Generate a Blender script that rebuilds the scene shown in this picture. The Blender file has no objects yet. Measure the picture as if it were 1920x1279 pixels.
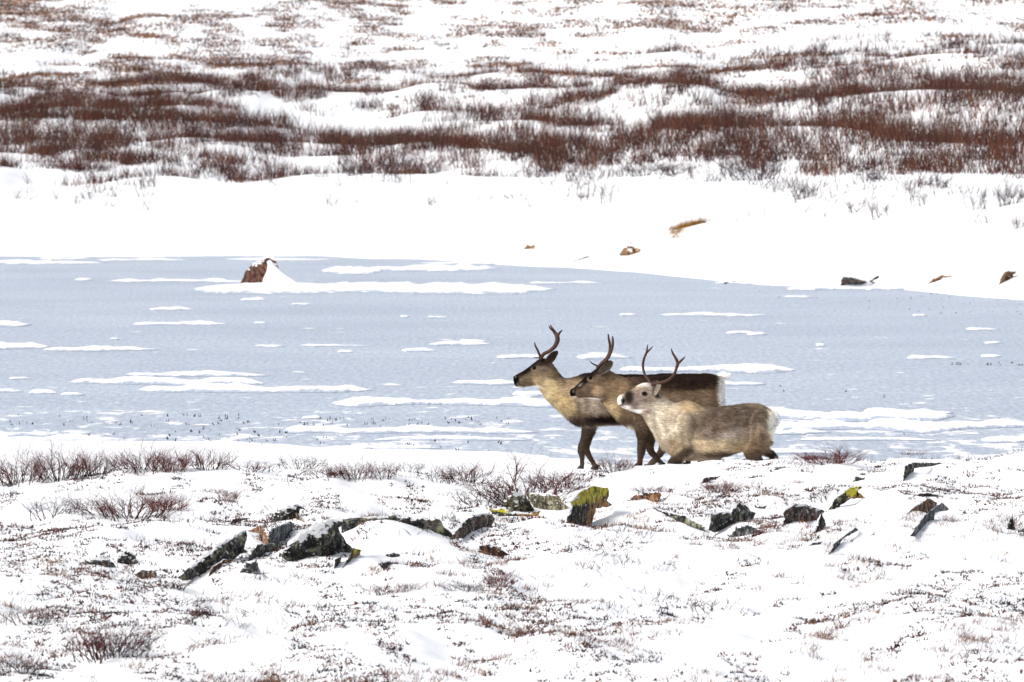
import bpy, bmesh, math, random
import numpy as np
from mathutils import Vector, Matrix
from mathutils.geometry import delaunay_2d_cdt
random.seed(7)
RNG = np.random.default_rng(11)
S = bpy.context.scene
COL = S.collection

# ------------------------------------------------------------------ camera
F = 10800.0            # focal length in pixels of a 1920 wide frame (a 200 mm tele lens)
H = 3.63               # camera height above the ice
YH = 261.0             # row of the true horizon
PITCH = math.atan((639.5 - YH) / F)
cam_d = bpy.data.cameras.new('camera')
cam = bpy.data.objects.new('camera', cam_d); COL.objects.link(cam)
cam.location = (0, 0, H)
cam.rotation_euler = (math.pi / 2 - PITCH, 0, 0)
cam_d.sensor_width = 36.0
cam_d.lens = F / 1920 * 36.0
cam_d.clip_start = 0.5
cam_d.clip_end = 3000
cam_d.dof.use_dof = True
cam_d.dof.focus_distance = 56.0
cam_d.dof.aperture_fstop = 7.5
S.camera = cam

# ------------------------------------------------------------------ sky and sun (overcast)
SUN_EL, SUN_AZ = math.radians(42), math.radians(245)     # azimuth clockwise from +Y
w = bpy.data.worlds.new('World'); S.world = w; w.use_nodes = True
nt = w.node_tree; nt.nodes.clear()
sky = nt.nodes.new('ShaderNodeTexSky'); sky.sky_type = 'NISHITA'; sky.sun_disc = False
sky.sun_elevation = SUN_EL; sky.sun_rotation = SUN_AZ
sky.air_density = 1.0; sky.dust_density = 4.0; sky.ozone_density = 1.0
hs = nt.nodes.new('ShaderNodeHueSaturation'); hs.inputs['Saturation'].default_value = 0.42
bg = nt.nodes.new('ShaderNodeBackground'); bg.inputs['Strength'].default_value = 0.15
out = nt.nodes.new('ShaderNodeOutputWorld')
nt.links.new(sky.outputs[0], hs.inputs['Color']); nt.links.new(hs.outputs[0], bg.inputs[0]); nt.links.new(bg.outputs[0], out.inputs[0])
sd = bpy.data.lights.new('sun', 'SUN'); sd.energy = 1.5; sd.angle = math.radians(14); sd.color = (1.0, 0.95, 0.88)
sun = bpy.data.objects.new('sun', sd); COL.objects.link(sun)
sun.rotation_euler = Vector((-math.sin(SUN_AZ) * math.cos(SUN_EL), -math.cos(SUN_AZ) * math.cos(SUN_EL), -math.sin(SUN_EL))).to_track_quat('-Z', 'Y').to_euler()
S.view_settings.view_transform = 'Standard'
S.view_settings.look = 'None'
S.view_settings.gamma = 1.0
S.view_settings.exposure = 0.33

# ------------------------------------------------------------------ helpers
CP, SP = math.cos(PITCH), math.sin(PITCH)
def ray(px, py):
    u = (np.asarray(px, float) - 960) / F; v = (639.5 - np.asarray(py, float)) / F
    y = CP + v * SP
    return u / y, (-SP + v * CP) / y            # per metre of distance: x, z
def P(px, py, d):
    a, b = ray(px, py)
    return np.stack([a * d, np.broadcast_to(np.asarray(d, float), np.shape(a * d)), H + b * d], -1)
def to_px(p):
    p = np.asarray(p, float)
    x, y, z = p[..., 0], p[..., 1], p[..., 2] - H
    dep = y * CP - z * SP
    return 960 + F * x / dep, 639.5 - F * (y * SP + z * CP) / dep

def _h(ix, iy, s):
    n = (ix * 374761393 + iy * 668265263 + s * 2246822519) & 0xffffffff
    n = ((n ^ (n >> 13)) * 1274126177) & 0xffffffff
    return ((n ^ (n >> 16)) & 0xffff) / 65535.0
def noise(x, y, s=0):
    x = np.asarray(x, float); y = np.asarray(y, float)
    ix = np.floor(x).astype(np.int64); iy = np.floor(y).astype(np.int64)
    fx = x - ix; fy = y - iy
    fx = fx * fx * fx * (fx * (fx * 6 - 15) + 10); fy = fy * fy * fy * (fy * (fy * 6 - 15) + 10)
    a = _h(ix, iy, s); b = _h(ix + 1, iy, s); c = _h(ix, iy + 1, s); d = _h(ix + 1, iy + 1, s)
    return (a + (b - a) * fx + (c - a) * fy + (a - b - c + d) * fx * fy) * 2 - 1
def fbm(x, y, s=0, o=3):
    t = 0; a = 1.0; n = 0
    for k in range(o):
        t = t + a * noise(x * 2 ** k + 17.3 * k, y * 2 ** k - 9.1 * k, s + k); n += a; a *= .5
    return t / n
def sstep(a, b, x):
    t = np.clip((x - a) / (b - a), 0, 1); return t * t * (3 - 2 * t)

def lin(c):
    c = np.asarray(c, float) / 255.0
    return np.where(c <= .04045, c / 12.92, ((c + .055) / 1.055) ** 2.4)

def tag(o, label=None, cat=None, group=None, kind=None):
    if label: o['label'] = label
    if cat: o['category'] = cat
    if group: o['group'] = group
    if kind: o['kind'] = kind
    return o
def new_mesh(name, V, faces, mat=None, smooth=True, cols=None):
    """V (n,3); faces: list of (m,k) index arrays"""
    me = bpy.data.meshes.new(name)
    V = np.asarray(V, np.float32)
    fs = [np.asarray(f, np.int32) for f in faces if len(f)]
    tot = np.concatenate([np.full(len(f), f.shape[1], np.int32) for f in fs])
    idx = np.concatenate([f.ravel() for f in fs])
    me.vertices.add(len(V)); me.vertices.foreach_set('co', V.ravel())
    me.loops.add(len(idx)); me.loops.foreach_set('vertex_index', idx)
    me.polygons.add(len(tot))
    st = np.zeros(len(tot), np.int32); st[1:] = np.cumsum(tot)[:-1]
    me.polygons.foreach_set('loop_start', st); me.polygons.foreach_set('loop_total', tot)
    me.polygons.foreach_set('use_smooth', np.full(len(tot), smooth))
    if cols is not None:
        at = me.color_attributes.new('col', 'FLOAT_COLOR', 'POINT')
        c4 = np.ones((len(V), 4), np.float32); c4[:, :3] = cols
        at.data.foreach_set('color', c4.ravel())
    me.update(calc_edges=True); me.validate()
    if mat: me.materials.append(mat)
    return me
def link(name, me, parent=None, loc=None):
    o = bpy.data.objects.new(name, me); COL.objects.link(o)
    if parent is not None: o.parent = parent
    if loc is not None: o.location = loc
    return o
def empty(name, loc):
    o = bpy.data.objects.new(name, None); COL.objects.link(o); o.location = loc; o.empty_display_size = .2
    return o

# ------------------------------------------------------------------ materials
def mat(name, color=(.5, .5, .5), rough=.9, spec=.2):
    m = bpy.data.materials.new(name); m.use_nodes = True
    b = m.node_tree.nodes['Principled BSDF']
    b.inputs['Base Color'].default_value = (*color, 1); b.inputs['Roughness'].default_value = rough
    b.inputs['Specular IOR Level'].default_value = spec
    return m, m.node_tree, b
def nd(t, typ, **kw):
    n = t.nodes.new(typ)
    for k, v in kw.items(): n.inputs[k.replace('_', ' ')].default_value = v
    return n
def ramp(t, fac, stops):
    r = t.nodes.new('ShaderNodeValToRGB'); e = r.color_ramp.elements
    while len(e) < len(stops): e.new(.5)
    for i, (p, c) in enumerate(stops):
        e[i].position = p; e[i].color = (*c, 1) if len(c) == 3 else c
    t.links.new(fac, r.inputs[0]); return r
def coords(t, scale=(1, 1, 1), kind='Object'):
    tc = t.nodes.new('ShaderNodeTexCoord'); mp = t.nodes.new('ShaderNodeMapping'); mp.inputs['Scale'].default_value = scale
    t.links.new(tc.outputs[kind], mp.inputs[0]); return mp.outputs[0]
def mixc(t, fac, a, b):
    m = t.nodes.new('ShaderNodeMix'); m.data_type = 'RGBA'
    for s, v in ((0, fac), (6, a), (7, b)):
        if isinstance(v, bpy.types.NodeSocket): t.links.new(v, m.inputs[s])
        elif s == 0: m.inputs[0].default_value = v
        else: m.inputs[s].default_value = (*v, 1)
    return m.outputs[2]
def bump(t, b, h, strength, dist):
    n = nd(t, 'ShaderNodeBump', Strength=strength, Distance=dist)
    t.links.new(h, n.inputs['Height']); t.links.new(n.outputs[0], b.inputs['Normal'])

def make_snow(name, scale):
    m, t, b = mat(name, (.86, .87, .89), .75, .15)
    c = coords(t)
    n = nd(t, 'ShaderNodeTexNoise', Scale=scale, Detail=6.0, Roughness=.6); t.links.new(c, n.inputs[0])
    r = ramp(t, n.outputs[0], [(.3, (.80, .82, .86)), (.62, (.90, .905, .915))])
    t.links.new(r.outputs[0], b.inputs['Base Color'])
    bump(t, b, n.outputs[0], .35, .05)
    return m
M_SNOW = make_snow('snow', 3.0)
M_FSNOW = make_snow('far snow', .7)

def make_ice():
    m, t, b = mat('lake ice', (.3, .37, .48), .38, .12)
    c = coords(t)
    n1 = nd(t, 'ShaderNodeTexNoise', Scale=.16, Detail=5.0, Roughness=.6); t.links.new(c, n1.inputs[0])
    base = ramp(t, n1.outputs[0], [(.3, (.395, .45, .54)), (.5, (.44, .497, .59)), (.7, (.485, .545, .635))])
    # fine frozen grain
    cg = coords(t, (8.0, 1.3, 1))
    n2 = nd(t, 'ShaderNodeTexNoise', Scale=1.6, Detail=5.0, Roughness=.72); t.links.new(cg, n2.inputs[0])
    gr = ramp(t, n2.outputs[0], [(.30, (.66, .68, .72)), (.5, (1, 1, 1)), (.70, (1.42, 1.38, 1.3))])
    mg = t.nodes.new('ShaderNodeMix'); mg.data_type = 'RGBA'; mg.blend_type = 'MULTIPLY'; mg.inputs[0].default_value = 1
    t.links.new(base.outputs[0], mg.inputs[6]); t.links.new(gr.outputs[0], mg.inputs[7])
    # wind-blown snow dust: thin streaks, thickening towards the near bank
    cs = coords(t, (2.0, .75, 1))
    n3 = nd(t, 'ShaderNodeTexNoise', Scale=1.0, Detail=7.0, Roughness=.68, Distortion=.4); t.links.new(cs, n3.inputs[0])
    sep = t.nodes.new('ShaderNodeSeparateXYZ'); tc = t.nodes.new('ShaderNodeTexCoord'); t.links.new(tc.outputs['Object'], sep.inputs[0])
    mr = t.nodes.new('ShaderNodeMapRange'); mr.inputs[1].default_value = 57; mr.inputs[2].default_value = 86
    mr.inputs[3].default_value = .22; mr.inputs[4].default_value = 0; t.links.new(sep.outputs[1], mr.inputs[0])
    ad = t.nodes.new('ShaderNodeMath'); t.links.new(n3.outputs[0], ad.inputs[0]); t.links.new(mr.outputs[0], ad.inputs[1])
    mk = ramp(t, ad.outputs[0], [(.655, (0, 0, 0)), (.69, (1, 1, 1))])
    colr = mixc(t, mk.outputs[0], mg.outputs[2], (.86, .87, .89))
    t.links.new(colr, b.inputs['Base Color'])
    bump(t, b, n2.outputs[0], .15, .01)
    return m
M_ICE = make_ice()
def make_drift():
    m, t, b = mat('drifted snow on ice', (.86, .87, .89), .75, .12)
    a = t.nodes.new('ShaderNodeAttribute'); a.attribute_name = 'col'
    n = nd(t, 'ShaderNodeTexNoise', Scale=1.0, Detail=7.0, Roughness=.72, Distortion=.3); t.links.new(coords(t, (2.6, .9, 1)), n.inputs[0])
    ad = t.nodes.new('ShaderNodeMath'); ad.operation = 'MULTIPLY_ADD'; ad.inputs[1].default_value = .46
    t.links.new(a.outputs['Fac'], ad.inputs[0]); t.links.new(n.outputs[0], ad.inputs[2])
    k = ramp(t, ad.outputs[0], [(.61, (0, 0, 0)), (.67, (1, 1, 1))])
    t.links.new(mixc(t, k.outputs[0], (.44, .497, .59), (.87, .88, .90)), b.inputs['Base Color'])
    return m
M_DRIFT = make_drift()

def make_rock(name, dark, mid, lichen, rust, lich_amt=.5, rust_amt=.5, snow=.55, scale=1.0, crown=False):
    m, t, b = mat(name, mid, .92, .25)
    c = coords(t)
    n = nd(t, 'ShaderNodeTexNoise', Scale=13 * scale, Detail=9.0, Roughness=.78); t.links.new(c, n.inputs[0])
    base = ramp(t, n.outputs[0], [(.43, dark), (.49, mid), (.53, tuple(min(1, v * 2.2) for v in mid)), (.59, tuple(min(.5, v * 5 + .06) if scale == 1 else v * 2.4 for v in mid))])
    n2 = nd(t, 'ShaderNodeTexNoise', Scale=9 * scale, Detail=8.0, Roughness=.75, Distortion=.6); t.links.new(coords(t, (1, 1, 1.3)), n2.inputs[0])
    k2 = ramp(t, n2.outputs[0], [(1 - lich_amt * .85, (0, 0, 0)), (1 - lich_amt * .85 + .06, (1, 1, 1))])
    f2, f3 = k2.outputs[0], None
    if crown:       # lichen grows over the stone's top, rust stains its right flank
        tg = t.nodes.new('ShaderNodeTexCoord'); sg = t.nodes.new('ShaderNodeSeparateXYZ'); t.links.new(tg.outputs['Generated'], sg.inputs[0])
        wob = nd(t, 'ShaderNodeTexNoise', Scale=7.0, Detail=6.0, Roughness=.7); t.links.new(c, wob.inputs[0])
        def zone(sock, k):
            a = t.nodes.new('ShaderNodeMath'); a.operation = 'ADD'; t.links.new(sock, a.inputs[0]); t.links.new(wob.outputs[0], a.inputs[1])
            h2 = t.nodes.new('ShaderNodeMath'); h2.operation = 'MULTIPLY'; h2.inputs[1].default_value = .5; t.links.new(a.outputs[0], h2.inputs[0])
            return ramp(t, h2.outputs[0], [(k / 2, (0, 0, 0)), (k / 2 + .03, (1, 1, 1))]).outputs[0]
        brk = ramp(t, n.outputs[0], [(.44, (0, 0, 0)), (.52, (1, 1, 1))]).outputs[0]
        def both(a_):
            q_ = t.nodes.new('ShaderNodeMath'); q_.operation = 'MULTIPLY'; t.links.new(a_, q_.inputs[0]); t.links.new(brk, q_.inputs[1]); return q_.outputs[0]
        f2, f3 = both(zone(sg.outputs[2], 1.14)), both(zone(sg.outputs[0], .98))
    c1 = mixc(t, f2, base.outputs[0], lichen)
    n3 = nd(t, 'ShaderNodeTexNoise', Scale=6.5 * scale, Detail=7.0, Roughness=.75); t.links.new(coords(t, (1.1, 1, .8)), n3.inputs[0])
    k3 = ramp(t, n3.outputs[0], [(1 - rust_amt * .85, (0, 0, 0)), (1 - rust_amt * .85 + .1, (1, 1, 1))])
    if f3 is not None:
        inv = t.nodes.new('ShaderNodeMath'); inv.operation = 'SUBTRACT'; inv.use_clamp = True; t.links.new(f3, inv.inputs[0]); t.links.new(f2, inv.inputs[1]); f3 = inv.outputs[0]
    c2 = mixc(t, k3.outputs[0] if f3 is None else f3, c1, rust)
    # powder snow lying on ledges
    g = t.nodes.new('ShaderNodeNewGeometry'); sp = t.nodes.new('ShaderNodeSeparateXYZ'); t.links.new(g.outputs['Normal'], sp.inputs[0])
    n4 = nd(t, 'ShaderNodeTexNoise', Scale=14 * scale, Detail=4.0); t.links.new(c, n4.inputs[0])
    a1 = t.nodes.new('ShaderNodeMath'); a1.operation = 'MULTIPLY_ADD'; a1.inputs[1].default_value = .9
    t.links.new(n4.outputs[0], a1.inputs[0]); t.links.new(sp.outputs[2], a1.inputs[2])
    sm = ramp(t, a1.outputs[0], [(min(.98, snow + .42), (0, 0, 0)), (min(1, snow + .47), (1, 1, 1))])
    n5 = nd(t, 'ShaderNodeTexNoise', Scale=24 * scale, Detail=3.0, Roughness=.6); t.links.new(coords(t, (1, 1, 1.6)), n5.inputs[0])
    k5 = ramp(t, n5.outputs[0], [(.63 if scale == 1 else .8, (0, 0, 0)), (.66 if scale == 1 else .85, (1, 1, 1))])
    c2 = mixc(t, k5.outputs[0], c2, (.82, .83, .86))
    c3 = mixc(t, sm.outputs[0], c2, (.86, .87, .89))
    t.links.new(c3, b.inputs['Base Color'])
    bump(t, b, n.outputs[0], 1.0, .05)
    return m
M_ROCK = {
    'dark': make_rock('dark lichened stone', (.006, .006, .006), (.03, .03, .028), (.34, .34, .20), (.26, .16, .08), .55, .47),
    'yellow': make_rock('yellow lichened stone', (.006, .006, .005), (.035, .034, .02), (.66, .58, .05), (.42, .22, .08), .6, .57, snow=.8, crown=True),
    'olive': make_rock('olive stone', (.02, .018, .012), (.075, .066, .04), (.16, .17, .09), (.25, .15, .07), .5, .42),
    'rust': make_rock('rusty stone', (.02, .012, .008), (.11, .052, .028), (.24, .16, .06), (.30, .15, .06), .5, .55),
    'brown': make_rock('brown stone', (.015, .011, .01), (.06, .042, .033), (.20, .16, .13), (.16, .085, .055), .53, .55),
    'grey': make_rock('grey stone', (.012, .014, .015), (.05, .055, .058), (.22, .23, .21), (.14, .11, .08), .55, .45),
    'golden': make_rock('golden brown stone', (.04, .022, .012), (.15, .085, .045), (.32, .2, .08), (.24, .13, .06), .5, .5, snow=.8, scale=.6),
    'shore': make_rock('lake boulder stone', (.02, .009, .006), (.075, .034, .022), (.12, .06, .035), (.012, .01, .009), .46, .58, snow=.8, scale=.6),
}
def make_vcol(name, rough=.85, spec=.15, grain=None):
    m, t, b = mat(name, (.5, .5, .5), rough, spec)
    a = t.nodes.new('ShaderNodeAttribute'); a.attribute_name = 'col'
    c = a.outputs['Color']
    if grain:
        ng = nd(t, 'ShaderNodeTexNoise', Scale=grain * .28, Detail=3.0, Roughness=.6); t.links.new(coords(t, (1, 1, 1.6)), ng.inputs[0])
        rg = ramp(t, ng.outputs[0], [(.3, (.68, .66, .64)), (.7, (1.25, 1.25, 1.25))])
        m0 = t.nodes.new('ShaderNodeMix'); m0.data_type = 'RGBA'; m0.blend_type = 'MULTIPLY'; m0.inputs[0].default_value = 1
        t.links.new(c, m0.inputs[6]); t.links.new(rg.outputs[0], m0.inputs[7]); c = m0.outputs[2]
        n = nd(t, 'ShaderNodeTexNoise', Scale=grain, Detail=4.0, Roughness=.7); t.links.new(coords(t, (.45, 1, 2.2)), n.inputs[0])
        r = ramp(t, n.outputs[0], [(.32, (.58, .56, .54)), (.5, (1, 1, 1)), (.68, (1.34, 1.34, 1.34))])
        mg = t.nodes.new('ShaderNodeMix'); mg.data_type = 'RGBA'; mg.blend_type = 'MULTIPLY'; mg.inputs[0].default_value = 1
        t.links.new(c, mg.inputs[6]); t.links.new(r.outputs[0], mg.inputs[7]); c = mg.outputs[2]
    t.links.new(c, b.inputs['Base Color'])
    return m
M_TWIG = make_vcol('twigs and stems', .85, .1)
M_COAT = make_vcol('reindeer coat', .9, .05, 38.0)
M_ANT = make_vcol('antler', .55, .3, 30.0)
M_EYE, _, _ = mat('eye', (.003, .002, .002), .2, .1)
M_HOOF, _, _ = mat('hoof horn', (.012, .010, .009), .5, .4)

# ------------------------------------------------------------------ terrain heights
_CX = (np.array([-400, 0, 200, 640, 930, 1100, 1260, 1450, 1900, 2300]) - 960) * 54 / F
_CZ = H - (np.array([915, 905, 890, 890, 893, 888, 876, 865, 851, 846]) - YH) * 54 / F
MOUNDS = []          # (x, d, sx, sd, h)
def zn(x, d):
    x = np.asarray(x, float); d = np.asarray(d, float)
    shore = np.interp(x, [-8, -5, -2, 0, 2, 6], [71, 70, 68, 66.5, 63.5, 62.4]) + .9 * fbm(x / 1.1, x * 0 + 3, 13, 3)
    base = np.interp(d, [-60, 0, 14, 26, 31, 36.5, 45, 50, 54], [2.4, 2.02, 1.15, .3, .13, .2, .46, .555, .6])
    back = np.interp((d - 57.5) / np.maximum(shore - 57.5, .5), [0, .35, 1, 1.6, 3], [.33, .13, .0, -.5, -1.5])
    t = sstep(54, 57.5, d)
    z = base * (1 - t) + back * t
    cz = np.interp(x, _CX, _CZ) - .6
    z = z + cz * np.where(d < 54, np.exp(-((d - 54) / 6.0) ** 2), np.exp(-((d - 54) / 1.6) ** 2))
    # hollow behind the ridge where the nearest animal wades
    z = z - .24 * np.exp(-((x - 2.0) / 1.0) ** 4 - ((d - 55.95) / .75) ** 4)
    # hummocks
    damp = (1 - .85 * np.exp(-((d - 57.2) / 2.4) ** 2)) * sstep(68, 60, d)
    zz = .085 * fbm(x / 1.5 + .35 * d, d / 3.2, 3, 2) + .065 * fbm(x / .55 + d * .2, d / 1.3, 5, 2) + .032 * fbm(x / .2 + d * .1, d / .42, 8, 2)
    z = z + zz * damp
    for (mx, md, sx, s_d, h) in MOUNDS:
        z = z + h * np.exp(-((x - mx) / sx) ** 2 - ((d - md) / s_d) ** 2)
    return z

_sp = np.array([(-900, 474), (-300, 477), (0, 481), (250, 481), (600, 480), (800, 487), (960, 497), (1200, 512), (1400, 529), (1560, 536), (1760, 551), (1920, 562), (2500, 590), (3200, 610)], float)
_sd = F * H / (_sp[:, 1] - YH)
_sx = (_sp[:, 0] - 960) * _sd / F
def zf(x, d):
    x = np.asarray(x, float); d = np.asarray(d, float)
    sh = np.interp(x, _sx, _sd) + 2.0 * noise(x / 2.2, d * 0 + 4, 31) + .8 * noise(x / .7, d * 0 + 9, 33)
    s = d - sh
    z = np.interp(s, [-40, -6, 0, 4, 27, 40, 64, 114, 244, 720, 1500], [-4, -.45, 0, .30, 2.2, 3.0, 4.7, 7.8, 21.0, 62, 110])
    k = sstep(12, 32, s + 7 * noise(x / 6.5, s / 30, 57)) * (1 - .8 * sstep(85, 125, s))
    z = z + k * (.30 * noise(x / 7.5 + .3 * s / 9, s / 8.5, 41) + .22 * noise(x / 3.2, s / 4.6, 43)) * (1 + s / 300)
    z = z + sstep(70, 150, s) * (.20 * fbm(x / 6 + s / 18, s / 16, 47, 3))
    z = z + sstep(1, 8, s) * .07 * fbm(x / 3.0, s / 5, 51, 2)
    return z

def hit(px, py, far=False):
    """where the sight line through a photo pixel meets the ground: (x, d, z)"""
    a, b = ray(px, py)
    d = np.arange(100, 700, .1) if far else np.arange(31, 72, .02)
    f = zf if far else zn
    x = a * d; zr = H + b * d; zg = f(x, d)
    if far: zg = np.maximum(zg, 0)
    else: zg = np.maximum(zg, -.02)
    i = np.argmax(zr <= zg) if (zr <= zg).any() else len(d) - 1
    return float(x[i]), float(d[i]), float(zg[i])

def mound(px, py, wpx, dd, h):
    x, d, z = hit(px, py)
    MOUNDS.append((x, d, wpx * d / F, dd, h))
# snow banked up against and over the rocks
for m in [(735, 1012, 85, 1.1, .17), (560, 925, 170, .9, .05), (700, 905, 110, .7, .07), (1000, 990, 60, .8, .03), (1225, 972, 70, .9, .08), (1120, 1010, 110, 1.2, .06),
          (1700, 945, 120, 1.2, .10), (1640, 990, 90, 1.2, .10), (1480, 1015, 80, 1.1, .05), (180, 1045, 90, 1.0, .06), (300, 1000, 90, .9, .06),
          (1820, 1000, 110, 1.3, .08), (1330, 1030, 110, 1.4, .07), (90, 1230, 130, 1.2, .06), (900, 1090, 130, 1.3, .05), (1350, 935, 90, .7, .05), (235, 893, 35, .35, .07),
          (1100, 1225, 200, 1.5, .07), (700, 1200, 160, 1.4, .06), (330, 1180, 100, 1.2, .06), (1800, 1180, 200, 1.5, .06)]:
    mound(*m)

def grid(xs, ys, f, name, m):
    X, Y = np.meshgrid(xs, ys)
    Z = f(X, Y)
    V = np.stack([X, Y, Z], -1).reshape(-1, 3)
    n, k = len(ys), len(xs)
    i = np.arange(n * k).reshape(n, k)
    q = np.stack([i[:-1, :-1], i[:-1, 1:], i[1:, 1:], i[1:, :-1]], -1).reshape(-1, 4)
    return link(name, new_mesh(name, V, [q], m))
def spread(lo, dlo, dhi, hi, step, n=26):
    a = np.arange(dlo, dhi, step)
    g = np.geomspace(1, 1 + hi - dhi, n)[1:] - 1 + dhi if hi > dhi else np.array([])
    l = dlo - (np.geomspace(1, 1 + dlo - lo, n)[1:] - 1) if lo < dlo else np.array([])
    return np.concatenate([l[::-1], a, g])
tag(grid(spread(-500, -7.2, 7.2, 500, .062), np.concatenate([np.linspace(-60, 28, 40), np.arange(28.6, 72, .075)]), zn, 'snowy_ground', M_SNOW), kind='structure')
tag(grid(spread(-900, -42, 42, 900, .44), np.concatenate([np.arange(108, 330, .46), np.geomspace(331, 1500, 120)]), zf, 'snowy_hillside', M_FSNOW), kind='structure')
ICE = tag(grid(np.array([-900, -40., 0, 40, 900]), np.array([40., 60, 120, 200, 420]), lambda x, y: x * 0, 'lake_ice', M_ICE), kind='structure')

# ------------------------------------------------------------------ snow lying on the ice
def snow_patch(x0, x1, y, th, seed, tail=.25, hgt=.05):
    r = np.random.default_rng(seed)
    d = F * H / (y - YH)
    depth = max(.3, .84 * th * d * d / (F * H))
    xa, xb = (x0 - 960) * d / F, (x1 - 960) * d / F
    L = xb - xa
    nx = int(np.clip((x1 - x0) / 2.4, 14, 240)); ny = 9
    u = np.linspace(0, 1, nx)
    env = np.minimum(1, u / (tail * .45 + .01)) ** .6 * np.minimum(1, (1 - u) / tail) ** .75
    env = np.clip(env, 0, 1)
    ca = 1 if th < 25 else .3
    nb = np.clip(.5 + .75 * ca * fbm(u * L / .45, u * 0 + seed * 3.1, 60, 4), 0, 1.3)
    nf = np.clip(.5 + .7 * ca * fbm(u * L / 1.1, u * 0 + seed * 5.7, 66, 3), 0, 1.2)
    big = np.clip(.75 + .55 * ca * noise(u * L / (.28 * L + .4), u * 0 + seed * 1.7, 68), .25, 1.3)
    back = depth * env * big * (.12 + .75 * nb); front = depth * env * big * (.10 + .65 * nf)
    V = []; E = []
    drift = np.cumsum(r.normal(0, .02, nx)) * depth * .5
    for j in range(ny):
        v = j / (ny - 1)
        yy = d + drift - front + v * (front + back)
        hh = hgt * np.clip(1 - abs(2 * v - 1) ** 2.2, 0, 1) ** .7 * np.clip(env, 0, 1) * (.55 + .9 * nb * v)
        hh = np.where((j in (0, ny - 1)), 0, hh)
        V.append(np.stack([xa + u * L, yy, .004 + hh], -1)); E.append(np.clip(1 - abs(2 * v - 1) ** 1.5, 0, 1) * np.clip(env * 1.6, 0, 1))
    V = np.concatenate(V)
    i = np.arange(ny * nx).reshape(ny, nx)
    q = np.stack([i[:-1, :-1], i[:-1, 1:], i[1:, 1:], i[1:, :-1]], -1).reshape(-1, 4)
    link('snow_patch', new_mesh('snow_patch', V, [q], M_DRIFT, cols=np.repeat(np.concatenate(E)[:, None], 3, axis=1)), ICE)
PATCH = [(-60, 205, 494, 9), (70, 172, 485, 4), (180, 360, 488, 4), (420, 640, 487, 5), (560, 800, 476, 8), (600, 720, 509, 18), (690, 940, 503, 13), (780, 970, 494, 6),
         (140, 175, 525, 5), (200, 480, 528, 7), (360, 1048, 543, 33), (450, 498, 563, 4), (545, 585, 571, 3), (278, 362, 581, 8), (248, 430, 608, 8), (-40, 62, 609, 11),
         (455, 470, 563, 4), (475, 500, 607, 3), (750, 770, 594, 3), (800, 842, 596, 4), (990, 1140, 531, 5), (1160, 1195, 591, 4), (1235, 1442, 591, 9), (1475, 1900, 543, 16), (1470, 1525, 557, 5),
         (1340, 1430, 531, 5), (-60, 100, 651, 14), (80, 302, 656, 9), (205, 225, 637, 3), (476, 535, 649, 3), (560, 700, 649, 2), (632, 664, 661, 4), (752, 820, 658, 5), (803, 922, 646, 8), (860, 915, 641, 4),
         (930, 1030, 671, 11), (1080, 1185, 671, 11), (1160, 1495, 695, 14), (1340, 1440, 721, 6), (848, 985, 719, 9), (232, 512, 704, 9), (130, 500, 718, 16), (260, 700, 732, 13), (340, 480, 727, 8),
         (15, 58, 711, 3), (-40, 45, 735, 5), (52, 108, 738, 6), (112, 160, 741, 4), (960, 1030, 741, 7), (620, 1270, 757, 19), (565, 605, 785, 3), (530, 1010, 809, 10), (1400, 1785, 777, 22),
         (1420, 1960, 800, 20), (1640, 1790, 774, 7), (1700, 1795, 672, 5), (1810, 1872, 618, 3), (1845, 1880, 644, 3), (1840, 1880, 669, 4), (1530, 1550, 648, 3), (1400, 1440, 627, 4), (1360, 1420, 625, 3), (1710, 1740, 592, 4),
         (700, 1000, 826, 6), (1380, 1560, 812, 7), (1840, 1930, 828, 6), (1500, 1760, 826, 4), (600, 830, 841, 8), (430, 700, 846, 8), (1440, 1560, 851, 6), (60, 240, 826, 8)]
for k, (a, b, y, th) in enumerate(PATCH):
    snow_patch(a, b, y, th, 100 + k, tail=.12 if (b - a) > 300 else .3, hgt=.03 + .003 * min(th, 14))

# small flecks of snow scattered over the ice
r = np.random.default_rng(77); FV, FT = [], []; nb_ = 0
for _ in range(110):
    py = r.choice([r.uniform(575, 760), r.uniform(690, 850), r.uniform(770, 850)]); px = r.uniform(-60, 1980)
    d = F * H / (py - YH); x = (px - 960) * d / F; a = r.uniform(.04, .24) * r.random() ** .5; b = a * r.uniform(.6, 1.6)
    th = np.linspace(0, 2 * math.pi, 9, endpoint=False); rad = r.uniform(.5, 1.2, 9)
    ring = np.stack([x + a * rad * np.cos(th), d + b * rad * np.sin(th), np.full(9, .003)], -1)
    FV.append(np.concatenate([ring, [[x, d, .003 + .10 * a]]]))
    FT.append(np.array([(k, (k + 1) % 9, 9) for k in range(9)]) + nb_); nb_ += 10
link('snow_flecks', new_mesh('snow_flecks', np.concatenate(FV), [np.concatenate(FT)], M_SNOW), ICE)['kind'] = 'stuff'

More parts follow.
